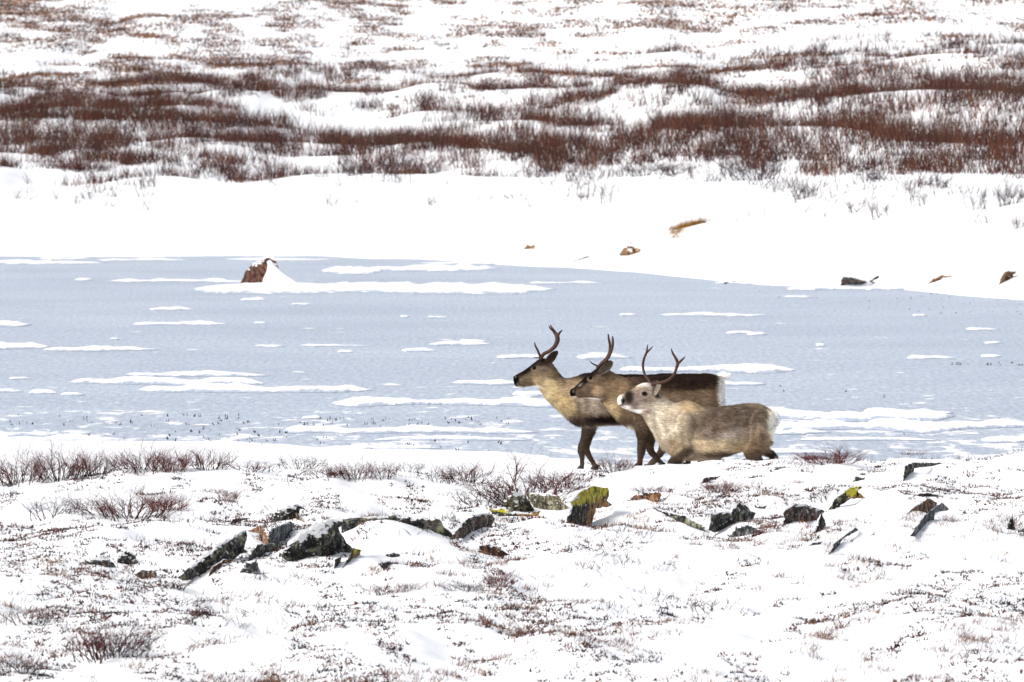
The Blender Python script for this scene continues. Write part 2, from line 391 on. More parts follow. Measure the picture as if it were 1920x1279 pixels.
# ------------------------------------------------------------------ rocks
def inside(poly, q):
    x, y = q[:, 0], q[:, 1]; c = np.zeros(len(q), bool)
    n = len(poly)
    for i in range(n):
        x1, y1 = poly[i]; x2, y2 = poly[(i + 1) % n]
        cond = ((y1 > y) != (y2 > y)) & (x < (x2 - x1) * (y - y1) / (y2 - y1 + 1e-12) + x1)
        c ^= cond
    return c
def edist(poly, q):
    best = np.full(len(q), 1e9); n = len(poly)
    for i in range(n):
        a = poly[i]; b = poly[(i + 1) % n]; ab = b - a
        t = np.clip(((q - a) @ ab) / (ab @ ab + 1e-12), 0, 1)
        best = np.minimum(best, np.linalg.norm(q - a - t[:, None] * ab, axis=1))
    return best
def lump(poly, d_of, thick, seed, sink=0.0, rough=1.0, facets=7):
    """a stone whose outline is poly (photo pixels), given real depth front and back"""
    r = np.random.default_rng(seed)
    poly = np.asarray(poly, float)
    area = .5 * abs(np.dot(poly[:, 0], np.roll(poly[:, 1], 1)) - np.dot(poly[:, 1], np.roll(poly[:, 0], 1)))
    step = max(1.6, math.sqrt(area) / 15)
    pts = []
    for i in range(len(poly)):
        a, b = poly[i], poly[(i + 1) % len(poly)]
        n = max(1, int(np.linalg.norm(b - a) / (step * 1.4)))
        nrm = np.array([b[1] - a[1], a[0] - b[0]]) / (np.linalg.norm(b - a) + 1e-9)
        for k in range(n):
            p = a + (b - a) * k / n
            if k: p = p + nrm * r.normal(0, .28 * step) * rough
            pts.append(p)
    B = np.array(pts)
    lo, hi = B.min(0), B.max(0)
    gx, gy = np.meshgrid(np.arange(lo[0], hi[0], step), np.arange(lo[1], hi[1], step))
    G = np.stack([gx.ravel(), gy.ravel()], -1) + r.uniform(-.3, .3, (gx.size, 2)) * step
    G = G[inside(B, G)]
    if len(G): G = G[edist(B, G) > step * .5]
    A = np.concatenate([B, G]) if len(G) else B
    nb = len(B)
    vo, _, fo, ov, _, _ = delaunay_2d_cdt([Vector(p) for p in A], [(i, (i + 1) % nb) for i in range(nb)], [], 1, 1e-4)
    Q = np.array([tuple(v) for v in vo]); T = np.array([tuple(f) for f in fo if len(f) == 3])
    if len(T) == 0: return None
    e = edist(B, Q); e[e < 1e-3] = 0
    em = max(e.max(), 1e-6)
    prof = np.sqrt(np.clip(e / em, 0, 1))
    ctr = Q.mean(0); sz = max(hi - lo)
    def side(sgn):
        h = prof.copy()
        for _ in range(facets):
            ang = r.uniform(0, 2 * math.pi); g = r.uniform(.2, 1.1)
            h = np.minimum(h, np.maximum(prof * .12, r.uniform(.55, .95) + g * ((Q - ctr) @ np.array([math.cos(ang), math.sin(ang)])) / sz * 2))
        h = h * (1 + .45 * rough * fbm(Q[:, 0] / (sz * .25), Q[:, 1] / (sz * .25) + seed, 70, 2))
        h = np.where(e == 0, 0, h)
        return sgn * h
    base = d_of(Q[:, 0])
    scale = em * np.mean(base) / F
    th = thick if thick else max(.06, scale * 1.5)
    n = len(Q)
    F_ = P(Q[:, 0], Q[:, 1], base + side(-1) * th)
    Bk = P(Q[:, 0], Q[:, 1], base + side(1) * th * 1.2)
    bm_i = np.arange(n); inner = e > 0
    idx2 = bm_i.copy(); idx2[inner] = n + np.arange(inner.sum())
    V = np.concatenate([F_, Bk[inner]])
    V[:, 2] -= sink
    return V, [T, idx2[T][:, ::-1]]
def conv(lst, ox, oy, s): return [(ox + x / s, oy + y / s) for x, y in lst]
def rock(poly, m, label, group='stones in the near snow', thick=None, far=False, seed=0, name='rock', cap=None, flat=True, down=7):
    poly = np.asarray(poly, float)
    # distance along the stone from where its lower rim meets the snow
    xs = np.linspace(poly[:, 0].min() + .5, poly[:, 0].max() - .5, 7)
    ds = []
    for x in xs:
        ys = []
        for i in range(len(poly)):
            a, b = poly[i], poly[(i + 1) % len(poly)]
            if (a[0] - x) * (b[0] - x) <= 0 and a[0] != b[0]: ys.append(a[1] + (b[1] - a[1]) * (x - a[0]) / (b[0] - a[0]))
        ds.append(hit(x, max(ys), far)[1])
    k, c = np.polyfit(xs, ds, 1)
    k = np.clip(k, -.03, .03); mx = xs.mean(); md = float(np.mean(ds))
    res = np.clip(max(md + k * (xs - mx) - np.array(ds)), 0, 1.2) * (0 if far else .75)
    md -= res; down = down + res / .045
    d_of = lambda q: md + k * (q - mx)
    # sink the lower rim under the snow
    P2 = poly.copy(); cy = (poly[:, 1].max() * .6 + poly[:, 1].min() * .4)
    lowm = poly[:, 1] > cy
    P2[lowm, 1] += down
    r = lump(P2, d_of, thick, seed)
    V, fs = r
    base = np.array([V[:, 0].mean(), V[:, 1].mean(), V[:, 2].min()])
    if cap is None:
        o = link(name, new_mesh(name, V - base, fs, M_ROCK[m], smooth=not flat), None, base)
    else:
        o = empty(name, base)
        link('stone', new_mesh('stone', V - base, fs, M_ROCK[m], smooth=not flat), o)
        for q, (cp, off, cth) in enumerate(cap):
            r2 = lump(cp, lambda v: md + k * (v - mx) + off, cth, seed + 50 + q, rough=.35, facets=0)
            link('snow_cap', new_mesh('snow_cap', r2[0] - base, r2[1], M_SNOW), o)
    tag(o, label, 'rock', group)
    return o
r7 = lambda l: conv(l, 320, 900, 4.8)
r8 = lambda l: conv(l, 840, 880, 4.8)
r4 = lambda l: conv(l, 0, 840, 2.914)
r5 = lambda l: conv(l, 600, 840, 2.914)
r6 = lambda l: conv(l, 1240, 840, 2.824)
ROCKS = [
 (r7([(60,825),(200,700),(420,580),(560,500),(675,450),(690,500),(660,620),(700,650),(600,690),(480,720),(360,800),(200,840),(110,850)]), 'dark', 'long dark lichened slab slanting up from left, leftmost of big outcrop'),
 (r7([(690,460),(810,405),(850,440),(875,500),(870,580),(800,560),(790,480),(740,470)]), 'rust', 'small reddish brown block between the slanting slab and dark block'),
 (r7([(870,540),(890,460),(1000,400),(1080,370),(1110,410),(1090,480),(1000,540),(930,560)]), 'grey', 'dark grey block just left of the big ledge rock'),
 (r7([(1080,530),(1150,470),(1280,400),(1450,350),(1560,345),(1580,400),(1510,430),(1560,520),(1650,560),(1600,590),(1450,640),(1300,690),(1150,695),(1040,650),(1000,620),(1010,560)]), 'dark', 'biggest dark rock of the left outcrop with pale lichen spots'),
 ([(640,973),(727,966),(735,959),(745,967),(823,974),(849,990),(843,994),(815,983),(730,977),(640,987)], 'dark', 'thin dark rock ledge running right over a snow mound'),
 (r7([(700,640),(780,580),(900,570),(1010,560),(1000,620),(940,640),(800,660),(700,690)]), 'dark', 'low flat dark rock joining the two big outcrop slabs'),
 (r7([(620,790),(680,740),(770,710),(790,780),(820,830),(720,840),(640,830)]), 'grey', 'small rounded dark stone below the middle of left outcrop'),
 (r7([(890,335),(940,290),(1030,235),(1120,215),(1160,225),(1215,270),(1160,260),(1140,340),(1100,360),(1000,350)]), 'dark', 'snow dusted dark rock standing alone above the left outcrop'),
 (r7([(1080,312),(1100,285),(1150,300),(1235,355),(1140,362)]), 'olive', 'small grey wedge stone at right foot of dusted dark rock'),
 (r7([(440,410),(500,390),(560,350),(720,342),(640,367),(570,388),(480,414)]), 'brown', 'thin brown stone edge above the slanting slab'),
 (r7([(340,830),(370,780),(480,710),(560,720),(540,750),(470,755),(400,825)]), 'rust', 'narrow tan stone lying under the slanting slab'),
 (r7([(1470,770),(1480,715),(1540,690),(1530,740),(1490,780)]), 'brown', 'tiny brown stone below right end of the big dark rock'),
 (r7([(1530,770),(1600,700),(1640,610),(1720,630),(1700,680),(1620,720),(1570,775)]), 'yellow', 'small slanting greenish stone right of the tiny brown one'),
 (r5([(355,585),(400,568),(440,582),(405,600)]), 'grey', 'upper of two flat grey stone chips under snow mound'),
 (r5([(315,632),(370,620),(435,628),(370,642)]), 'grey', 'lower of two flat grey stone chips under snow mound'),
 (r4([(460,615),(530,601),(600,606),(640,630),(560,642),(500,634)]), 'grey', 'flat grey green stone at far left of the stones'),
 (r4([(640,600),(690,553),(740,588),(757,620),(700,632),(645,628)]), 'dark', 'little pointed black stone beside the flat grey green one'),
 (r4([(730,690),(780,663),(850,665),(862,700),(790,714)]), 'brown', 'low brown stone at the left tip of slanting slab'),
 (r4([(865,665),(905,656),(960,680),(930,682)]), 'grey', 'thin curved stone rim just left of slanting slab tip'),
 (r8([(490,300),(590,195),(700,240),(780,310),(740,345),(640,380),(560,370),(510,320)]), 'olive', 'angular olive brown boulder in the middle of the ridge'),
 (r8([(700,215),(900,212),(1000,240),(1020,270),(1090,310),(1075,372),(1000,370),(880,352),(780,335),(740,280)]), 'olive', 'grey green slab between olive boulder and yellow lichened rock'),
 (r8([(370,350),(520,340),(560,380),(700,390),(840,380),(760,420),(640,442),(560,408),(400,398)]), 'yellow', 'low mossy green stone under the olive boulder'),
 (r8([(960,440),(1060,370),(1100,290),(1180,210),(1320,150),(1440,165),(1450,200),(1430,280),(1480,320),(1430,345),(1330,350),(1280,400),(1170,460),(1080,475),(980,490)]), 'yellow', 'tall rock with bright yellow lichen top below the reindeer'),
 (r8([(10,550),(60,500),(180,440),(280,405),(400,400),(425,440),(400,492),(350,505),(270,562),(285,500),(200,520),(90,545)]), 'brown', 'dark brown rock arch showing left of the mossy stone'),
 (r8([(270,745),(278,690),(350,670),(440,690),(590,768),(460,757),(380,752),(290,762)]), 'rust', 'orange brown stone alone in snow below the ridge'),
 (r8([(1660,240),(1780,205),(1900,192),(1922,240),(1880,267),(1760,277)]), 'rust', 'flat stone with red patch right of yellow lichened rock'),
 (r6([(-50,318),(0,325),(60,345),(130,350),(230,380),(236,402),(130,392),(60,368),(0,350)]), 'dark', 'long thin dark rock edge sloping down right'),
 (r6([(250,400),(265,345),(360,335),(400,290),(440,300),(500,345),(465,388),(380,382),(350,408),(280,412)]), 'dark', 'blocky dark rock with pale spots right of the thin edge'),
 (r6([(488,303),(560,308),(525,322)]), 'grey', 'sliver of dark stone just right of blocky dark rock'),
 (r6([(340,466),(400,415),(460,403),(540,435),(500,444),(400,472)]), 'grey', 'half buried grey rock with snowy top below blocky rock'),
 (r6([(555,396),(590,378),(627,396)]), 'grey', 'small dark stone left of the round brown boulder'),
 (r6([(645,345),(690,293),(760,295),(865,335),(840,352),(780,382),(700,400),(655,377)]), 'brown', 'round dark brown boulder on the right part of ridge'),
 (r6([(865,332),(920,265),(990,208),(1065,203),(1042,235),(1085,264),(1000,270),(900,308)]), 'yellow', 'rock rim with yellow green lichen right of brown boulder'),
 (r6([(805,437),(830,395),(848,345),(872,400),(852,434)]), 'dark', 'narrow dark stone under the yellow green rim'),
 (r6([(880,542),(930,490),(1030,420),(1045,435),(960,482),(907,554)]), 'grey', 'narrow slanting dark stone blade in open snow at right'),
 (r6([(750,512),(800,499),(857,496),(800,516)]), 'grey', 'flat dark sliver left of the slanting stone blade'),
 (r6([(1275,347),(1340,310),(1420,266),(1462,290),(1442,327),(1360,327)]), 'rust', 'orange tan rock tip at far right of the ridge'),
 (r6([(1315,414),(1400,350),(1490,288),(1524,327),(1450,342),(1440,388),(1370,416)]), 'grey', 'grey slab directly below the orange tan rock tip'),
 (r6([(1818,422),(1860,348),(1876,438)]), 'dark', 'dark pointed stone at the right edge of the picture'),
 (r6([(1275,162),(1290,95),(1330,78),(1505,78),(1430,97),(1340,107),(1312,152)]), 'dark', 'dark hooked ledge high on the right ridge'),
 (r6([(1000,180),(1030,146),(1082,160),(1050,174)]), 'grey', 'small dark stone above the yellow green rim'),
 (r6([(180,185),(230,158),(317,148),(290,167),(220,176)]), 'brown', 'thin brown stone just below the nearest reindeer'),
 (r6([(1250,228),(1320,238),(1420,233),(1617,251),(1500,256),(1350,254)]), 'dark', 'long flat dark stone line at right below hooked ledge'),
]
for k, (pl, m, lb) in enumerate(ROCKS):
    rock(pl, m, lb, 'stones in the near snow', seed=300 + k)
b6 = lambda l: conv(l, 400, 440, 6)
e4 = lambda l: conv(l, 960, 380, 4)
g4 = lambda l: conv(l, 1440, 400, 4)
rock(b6([(285,550),(340,460),(370,400),(440,320),(530,288),(560,262),(620,240),(680,258),(710,305),(732,362),(748,420),(745,565),(540,562),(480,560),(420,535),(410,562),(330,552)]), 'shore',
     'red brown boulder standing in the lake ice with snow on its right side', 'boulders in and beyond the lake', far=True, seed=401, down=3, thick=.45,
     cap=[(b6([(612,350),(604,305),(640,282),(682,325),(716,360),(790,430),(860,480),(980,555),(1040,590),(900,602),(540,602),(560,500),(595,430)]), -.30, .5)])
rock(e4([(80,345),(115,313),(140,325),(172,316),(168,360),(140,347)]), 'golden', 'smallest reddish stone on the far bank beyond the reindeer', 'boulders in and beyond the lake', far=True, seed=402, down=2)
rock(e4([(805,385),(830,350),(880,300),(890,291),(905,325),(968,352),(935,390),(890,413),(850,402)]), 'golden', 'tan pyramid shaped stone on the far snow bank', 'boulders in and beyond the lake', far=True, seed=403, down=2)
rock(e4([(440,444),(540,404),(590,402),(545,424),(460,448)]), 'dark', 'thin black stone edge on the far bank left of tan stone', 'boulders in and beyond the lake', far=True, seed=404, down=1)
rock(e4([(1583,612),(1600,595),(1682,586),(1674,606)]), 'dark', 'tiny dark stone at the lake edge below tan stone', 'boulders in and beyond the lake', far=True, seed=405, down=1)
rock(g4([(528,592),(545,530),(554,473),(630,475),(740,508),(830,463),(836,480),(785,510),(822,520),(760,540),(735,582),(718,582),(726,540),(690,530),(640,535),(590,530),(560,542),(545,575)]), 'brown',
     'snow covered dark boulder rim on the far shore ice at right', 'boulders in and beyond the lake', far=True, seed=406, down=0, thick=.3,
     cap=[(g4([(560,545),(600,528),(690,528),(760,500),(790,520),(800,600),(760,625),(580,625),(540,600)]), .05, .5)])
rock(g4([(1178,548),(1240,488),(1300,458),(1412,470),(1310,483),(1257,527),(1230,514)]), 'golden', 'thin arched brown stone rim on the far right bank', 'boulders in and beyond the lake', far=True, seed=407, down=1)
rock(g4([(1728,532),(1760,450),(1795,426),(1865,438),(1838,465),(1862,517),(1800,492),(1765,528)]), 'golden', 'pinkish brown stone at the far right end of lake shore', 'boulders in and beyond the lake', far=True, seed=408, down=1)

# ------------------------------------------------------------------ twigs
def twig_mesh(A, B, ra, rb, cols):
    """segments A->B as three sided tapered stems; cols (n,3)"""
    n = len(A)
    D = B - A; L = np.linalg.norm(D, axis=1, keepdims=True) + 1e-9; D = D / L
    ref = np.where(abs(D[:, 2:3]) > .9, np.array([[1., 0, 0]]), np.array([[0, 0, 1.]]))
    U = np.cross(D, ref); U /= np.linalg.norm(U, axis=1, keepdims=True) + 1e-9
    W = np.cross(D, U)
    V = np.empty((n, 6, 3))
    for k in range(3):
        a = 2 * math.pi * k / 3
        off = math.cos(a) * U + math.sin(a) * W
        V[:, k] = A + off * np.asarray(ra).reshape(-1, 1); V[:, 3 + k] = B + off * np.asarray(rb).reshape(-1, 1)
    b = np.arange(n)[:, None] * 6
    q = np.concatenate([b + np.array([[0, 1, 4, 3]]), b + np.array([[1, 2, 5, 4]]), b + np.array([[2, 0, 3, 5]])])
    return V.reshape(-1, 3), q, np.repeat(cols, 6, axis=0)
def spike_mesh(A, B, ra, cols):
    n = len(A)
    D = B - A; L = np.linalg.norm(D, axis=1, keepdims=True) + 1e-9; D = D / L
    U = np.cross(D, np.array([[.31, .95, .0]])); U /= np.linalg.norm(U, axis=1, keepdims=True) + 1e-9
    W = np.cross(D, U)
    V = np.empty((n, 4, 3))
    for k in range(3):
        a = 2 * math.pi * k / 3
        V[:, k] = A + (math.cos(a) * U + math.sin(a) * W) * np.asarray(ra).reshape(-1, 1)
    V[:, 3] = B
    b = np.arange(n)[:, None] * 4
    t = np.concatenate([b + np.array([[0, 1, 3]]), b + np.array([[1, 2, 3]]), b + np.array([[2, 0, 3]])])
    return V.reshape(-1, 3), t, np.repeat(cols, 4, axis=0)

def shrub_mesh(seed, h, wdt, stems, col, col2, spreadk=.9, r0=.006, levels=2, fine=5, lean=(0, 0)):
    """leafless dwarf birch / willow: many wiry stems forking from one root"""
    r = np.random.default_rng(seed)
    A, B, RA, RB, C = [], [], [], [], []
    def grow(p, d, L, rad, lev):
        n = 4 if lev == 0 else 3
        for i in range(n):
            d = d + r.normal(0, .16, 3); d[2] += .07; d /= np.linalg.norm(d)
            q = p + d * L / n
            ra = rad * (1 - i / n * .6); rb = rad * (1 - (i + 1) / n * .6)
            f = r.uniform(.7, 1.3)
            c = (col * (1 - min(1, lev * .5)) + col2 * min(1, lev * .5)) * f
            A.append(p); B.append(q); RA.append(ra); RB.append(rb); C.append(c)
            if lev < levels and (i > 0 or lev > 0):
                for _ in range(2 if lev == 0 else 1 + (r.random() < .5)):
                    e = d + r.normal(0, .55, 3); e[2] = abs(e[2]) * .7 + .12; e /= np.linalg.norm(e)
                    grow(q, e, L * r.uniform(.3, .6), rb * .72, lev + 1)
            p = q
    for s in range(stems):
        a = r.uniform(0, 2 * math.pi); t = r.uniform(.1, 1) ** .8 * spreadk
        d = np.array([math.cos(a) * t * wdt / h * .5 + lean[0], math.sin(a) * t * .6 + lean[1], 1.0]); d /= np.linalg.norm(d)
        rs = 0 if stems < 5 else r.random() ** .7
        p = np.array([math.cos(a) * wdt * .34 * rs, math.sin(a) * wdt * .25 * rs, -.08])
        L = h * r.uniform(.45, 1.0) * math.sqrt(1 + (t * wdt / h * .5) ** 2) * .85
        grow(p, d, L, r0 * r.uniform(.6, 1.1), 0)
    V, q, c = twig_mesh(np.array(A), np.array(B), np.array(RA), np.array(RB), np.array(C))
    return new_mesh('shrub', V, [q], M_TWIG, cols=c)
RED, DRK, TAN, ORG, GRY = lin((100, 50, 43)), lin((62, 37, 35)), lin((168, 128, 84)), lin((176, 104, 46)), lin((70, 58, 60))
PROTO = [shrub_mesh(500 + k, 1.0, w_, st, c1, c2, r0=rr, levels=lv) for k, (w_, st, c1, c2, rr, lv) in enumerate([
    (3.0, 60, DRK, RED, .017, 2), (2.4, 46, DRK, RED, .018, 2), (1.6, 24, DRK, RED, .018, 2), (2.0, 20, DRK, DRK, .018, 2), (1.1, 4, DRK, RED, .022, 2), (3.6, 80, RED, RED, .020, 2), (2.0, 34, GRY, DRK, .016, 2), (1.3, 14, GRY, GRY, .015, 2)])]
def shrub(px, py, hpx, wpx, proto, label, group, far=False, name='dwarf_birch', seed=0, cat='shrub'):
    x, d, z = hit(px, py, far)
    o = link(name, PROTO[proto], None, (x, d, z))
    r = random.Random(seed + int(px * 7 + py))
    hz = hpx * d / F; wv = 1.15 * wpx * d / F / [3.0, 2.4, 1.6, 2.0, 1.1, 3.6, 2.0, 1.3][proto]
    o.scale = (wv, wv, hz * (1.0 if far else .74)); o.rotation_euler = (0, 0, r.choice([0, math.pi]) + r.uniform(-.3, .3))
    tag(o, label, cat, group)
G1, G2, G3 = 'shrubs along the near shore', 'bushes in the foreground snow', 'bushes at the foot of the far bank'
for a in [(35, 908, 66, 130, 0, 'reddish bare dwarf birch cut by the left edge beside the ice'), (112, 900, 72, 130, 0, 'densest reddish dwarf birch clump on the left shore'), (172, 893, 66, 90, 1, 'tall wiry birch just left of the white snow hump'),
          (268, 886, 54, 120, 0, 'brown dwarf birch just right of the white snow hump'), (318, 885, 44, 90, 5, 'low brown dwarf birch in the left shore row'), (385, 882, 60, 90, 1, 'birch with tall leaning twigs ending left shore row'),
          (470, 884, 32, 90, 2, 'thin low twigs beside shore right of the left shrub row'), (560, 880, 36, 90, 3, 'sparse twig shrub with one long twig against the ice'), (610, 895, 34, 70, 2, 'low sparse shrub left of the dense shore bush'),
          (668, 902, 46, 90, 0, 'dense dark bush on the shore left of centre'), (722, 898, 56, 50, 2, 'upright bush with brushy twigs right of dense shore bush'), (765, 885, 26, 60, 3, 'very low shrub on the shore between two bushes'),
          (825, 905, 40, 60, 3, 'loose thin shrub left of the dark shore birch'), (872, 903, 50, 90, 1, 'dark shore birch left of the tall single twig'), (965, 905, 86, 60, 4, 'tallest thin birch twig rising against the ice left of reindeer'),
          (985, 945, 70, 190, 0, 'wide tangled birch spreading above the olive boulder'), (905, 945, 40, 110, 3, 'tangled low twigs left of the olive boulder'), (1045, 915, 46, 110, 1, 'tangled twigs at the feet of the leading reindeer'),
          (1150, 884, 34, 80, 0, 'reddish bush between legs of the two standing reindeer'), (1552, 868, 26, 130, 5, 'low reddish bush on shore right of the reindeer'), (1576, 867, 54, 50, 4, 'tall bent twig in the low bush right of the reindeer'),
          (1350, 921, 20, 80, 5, 'low reddish shrub below the kneeling reindeer'), (1710, 856, 16, 40, 2, 'tiny shrub on the shore far right'), (1225, 925, 22, 70, 1, 'small red brown shrub right of yellow lichened rock'), (1546, 940, 44, 70, 7, 'few long bare twigs above the yellow green rim')]:
    shrub(*a, G1)
for a in [(245, 974, 64, 190, 0, 'wide red brown bush in the snow left of outcrop'), (310, 958, 36, 90, 5, 'right reddish wing bush touching the wide red brown bush'), (95, 972, 60, 110, 3, 'thin sprawling bush at left with few arching stems'),
          (430, 940, 26, 44, 5, 'small rusty tuft of twigs above the outcrop'), (195, 1236, 100, 140, 2, 'large open twig bush at lower left'), (225, 1232, 84, 130, 6, 'greyer twigs growing with the large lower left bush'), (50, 1170, 46, 110, 3, 'thin leaning bush left of large lower left bush'),
          (722, 1115, 28, 80, 1, 'dark bristly bush below the stone chips'), (770, 1105, 22, 50, 2, 'small twig tuft right of the bristly bush'), (935, 1100, 30, 60, 5, 'brown brushy bush below the orange stone'), (870, 1108, 26, 90, 6, 'grey sparse bush left of the brushy brown one'),
          (300, 1105, 28, 120, 3, 'low twiggy bush under the left tip of outcrop'), (40, 1262, 50, 110, 6, 'blurred grey bush in the bottom left corner'), (340, 1135, 26, 110, 3, 'dark creeping bush above large lower left bush'), (1330, 1145, 40, 90, 7, 'sparse grey twigs low on the right of centre')]:
    shrub(*a, G2)
for a in [(275, 352, 28, 34, 7, 'small lone grey bush on white far bank at left'), (147, 384, 18, 20, 7, 'tiny faint bush lowest on the left far bank'), (290, 350, 22, 14, 4, 'single twig beside the small lone grey bush'), (160, 322, 24, 100, 1, 'dark bushy clump low on left far bank'),
          (440, 338, 40, 50, 1, 'leftmost of the two dark bushes hanging below the thicket'), (510, 328, 34, 60, 1, 'second dark bush below the thicket left of centre'), (670, 328, 30, 70, 6, 'greyish bush below thicket near centre left'), (740, 326, 46, 60, 6, 'taller grey bush below the thicket left of centre'),
          (810, 324, 36, 70, 1, 'brown bush below the thicket at centre'), (905, 312, 26, 60, 2, 'small brown bush right of the central one'), (1140, 380, 48, 40, 7, 'lone forked bush on white bank right of centre'), (1098, 378, 26, 30, 7, 'faint low bush left of the lone forked bush'),
          (1210, 330, 30, 100, 6, 'grey bush drooping over the bank right of centre'), (1270, 328, 28, 80, 6, 'grey arching bush beside the drooping one'), (1415, 338, 44, 110, 6, 'wide grey bush left end of right hand row'), (1510, 372, 40, 50, 6, 'dark grey bush in front of the right thicket'),
          (1600, 396, 34, 80, 7, 'open grey bush lower on the right bank'), (1655, 405, 40, 60, 7, 'lowest forked grey bush on the right bank'), (1730, 385, 40, 60, 7, 'thin grey bush with two upright stems at right'), (1830, 392, 36, 50, 7, 'upright thin bush near right edge of bank'),
          (1890, 385, 50, 60, 6, 'reddish grey bush at right edge of far bank'), (1910, 428, 30, 30, 2, 'low bush at the right edge above the lake'), (1378, 422, 22, 14, 4, 'short upright stalk right of the orange grass'), (1360, 420, 22, 10, 4, 'thin stalk next to the orange grass')]:
    shrub(*a, G3, far=True)

# ------------------------------------------------------------------ stuff: heath, grass, thicket
def bulk(name, label, cat, roots, n_each, hgt, spread_, rad, palette, seed, lean=(0, 0), jitter=.03, two=True):
    r = np.random.default_rng(seed)
    R = np.repeat(roots, n_each, axis=0); n = len(R)
    hs_ = np.repeat(hgt if np.ndim(hgt) else np.full(len(roots), hgt), n_each) * r.uniform(.35, 1.15, n)
    R = R + np.stack([r.normal(0, jitter, n), r.normal(0, jitter, n), np.full(n, -.01)], -1)
    D = np.stack([r.normal(lean[0], spread_, n), r.normal(lean[1], spread_, n), np.ones(n)], -1)
    D /= np.linalg.norm(D, axis=1, keepdims=True)
    pid = np.repeat(r.integers(0, len(palette), len(roots)), n_each)
    c = np.array(palette)[pid] * r.uniform(.6, 1.35, (n, 1))
    M1 = R + D * (hs_ * .55)[:, None]
    D2 = D + np.stack([r.normal(0, .3, n), r.normal(0, .3, n), r.normal(.1, .2, n)], -1); D2 /= np.linalg.norm(D2, axis=1, keepdims=True)
    rr = rad * r.uniform(.6, 1.3, n)
    if two:
        V1, q1, c1 = twig_mesh(R, M1, rr, rr * .75, c)
        V2, t2, c2 = spike_mesh(M1, M1 + D2 * (hs_ * .5)[:, None], rr * .75, c)
        me = new_mesh(name, np.concatenate([V1, V2]), [q1, t2 + len(V1)], M_TWIG, cols=np.concatenate([c1, c2]))
    else:
        V2, t2, c2 = spike_mesh(R, R + D * hs_[:, None], rr, c)
        me = new_mesh(name, V2, [t2], M_TWIG, cols=c2)
    return tag(link(name, me), label, cat, kind='stuff')
def scatter(n, d0, d1, f, dens, seed, mar=.0):
    ext = 1.7 if d1 < 100 else 11.0; n = int(n * (1.37 if d1 < 100 else 1.33)); mar = mar * .3
    r = np.random.default_rng(seed)
    d = np.sqrt(r.uniform(d0 * d0, d1 * d1, n)); x = r.uniform(-1, 1, n) * ((1060 + mar) * d / F + ext)
    k = r.random(n) < dens(x, d)
    x, d = x[k], d[k]
    return np.stack([x, d, f(x, d)], -1)
DARKS = [lin((44, 31, 32)), lin((64, 38, 36)), lin((92, 52, 44)), lin((38, 33, 40)), lin((104, 66, 52))]
BROWN = [lin((112, 78, 64)), lin((128, 92, 70)), lin((92, 58, 52)), lin((140, 108, 82))]
def streak(x, d, s, a=1.0):
    k = 3.4
    u = x - d / k * sstep(-3, 1, x) - d / 12 * (1 - sstep(-3, 1, x))
    return fbm(u / .34, d / 1.9, s, 3)
def dens_heath(x, d):
    v = streak(x, d, 81) * .75 + .33 * fbm(x / 1.7, d / 3.5, 85, 2)
    return sstep(-.06, .32, v) * np.where(d > 50, .55, 1) * sstep(55.5, 54, d)
def dens_grass(x, d):
    v = streak(x + 4, d, 91) * .75 + .35 * fbm(x / 1.1 + 9, d / 2.4, 95, 2)
    return sstep(-.02, .42, v) * sstep(53, 43, d) * .8
bulk('heath_sprigs', 'short dark heath sprigs poking through the near snow', 'heath', scatter(30000, 32, 56, zn, dens_heath, 21), 8, .038, .9, .0070, DARKS, 22, jitter=.022, two=False)
bulk('dry_grass', 'tan and rusty dry grass blades in the near snow', 'grass', scatter(12000, 32, 52, zn, dens_grass, 23), 13, .07, .65, .0026, BROWN, 24, lean=(.25, 0), jitter=.034, two=False)
def dens_twig(x, d):
    v = .6 * fbm(x / .9, d / 2.2, 101, 2) + .5 * fbm(x / 2.6, d / 5, 105, 2)
    return sstep(.0, .5, v) * .6
bulk('loose_twigs', 'thin bare twigs sticking out of the near snow', 'twigs', scatter(6000, 32, 55.5, zn, dens_twig, 25), 6, .10, 1.0, .0021, [lin((50, 32, 32)), lin((64, 38, 36)), lin((40, 32, 36))], 26, jitter=.045)
# far thicket
def s_of(x, d): return d - np.interp(x, _sx, _sd)
def dens_thicket(x, d):
    s = s_of(x, d)
    band = .52 * np.exp(-((s - 47) / 10) ** 2) + .20 * np.exp(-((s - 78) / 24) ** 2)
    v = .5 * noise(x / 7 + 2 + s / 30, s / 4.6, 111) + .72 * fbm(x / 1.2, s / 1.7, 115, 3)
    right = .14 * sstep(2, 14, x)
    return sstep(.10, .46, v * .9 + band + right * np.exp(-((s - 42) / 16) ** 2)) * sstep(26, 37, s + 5 * noise(x / 3, s / 9, 117) + 8 * noise(x / 8, s / 40, 119)) * sstep(118, 82, s)
roots = scatter(46000, 150, 330, zf, dens_thicket, 31, mar=260)
sv = s_of(roots[:, 0], roots[:, 1])
bulk('shrub_thicket', 'dense red brown dwarf birch thicket across the far bank', 'thicket', roots, 13, np.interp(sv, [25, 45, 80, 140], [.5, .85, .65, .42]), .36, .012, [lin((60, 31, 27)), lin((80, 46, 38)), lin((54, 37, 36)), lin((106, 68, 50)), lin((84, 64, 58))], 32, jitter=.24, two=False)
def dens_edge(x, d):
    s = s_of(x, d)
    v = .7 * noise(x / 2.2, s / 5, 121) + .4 * noise(x / .9, s / 2, 123)
    return sstep(-.05, .45, v) * sstep(13, 29, s + 4 * noise(x / 5, s / 30, 127)) * sstep(46, 38, s) * (.5 + .5 * sstep(2, 10, x))
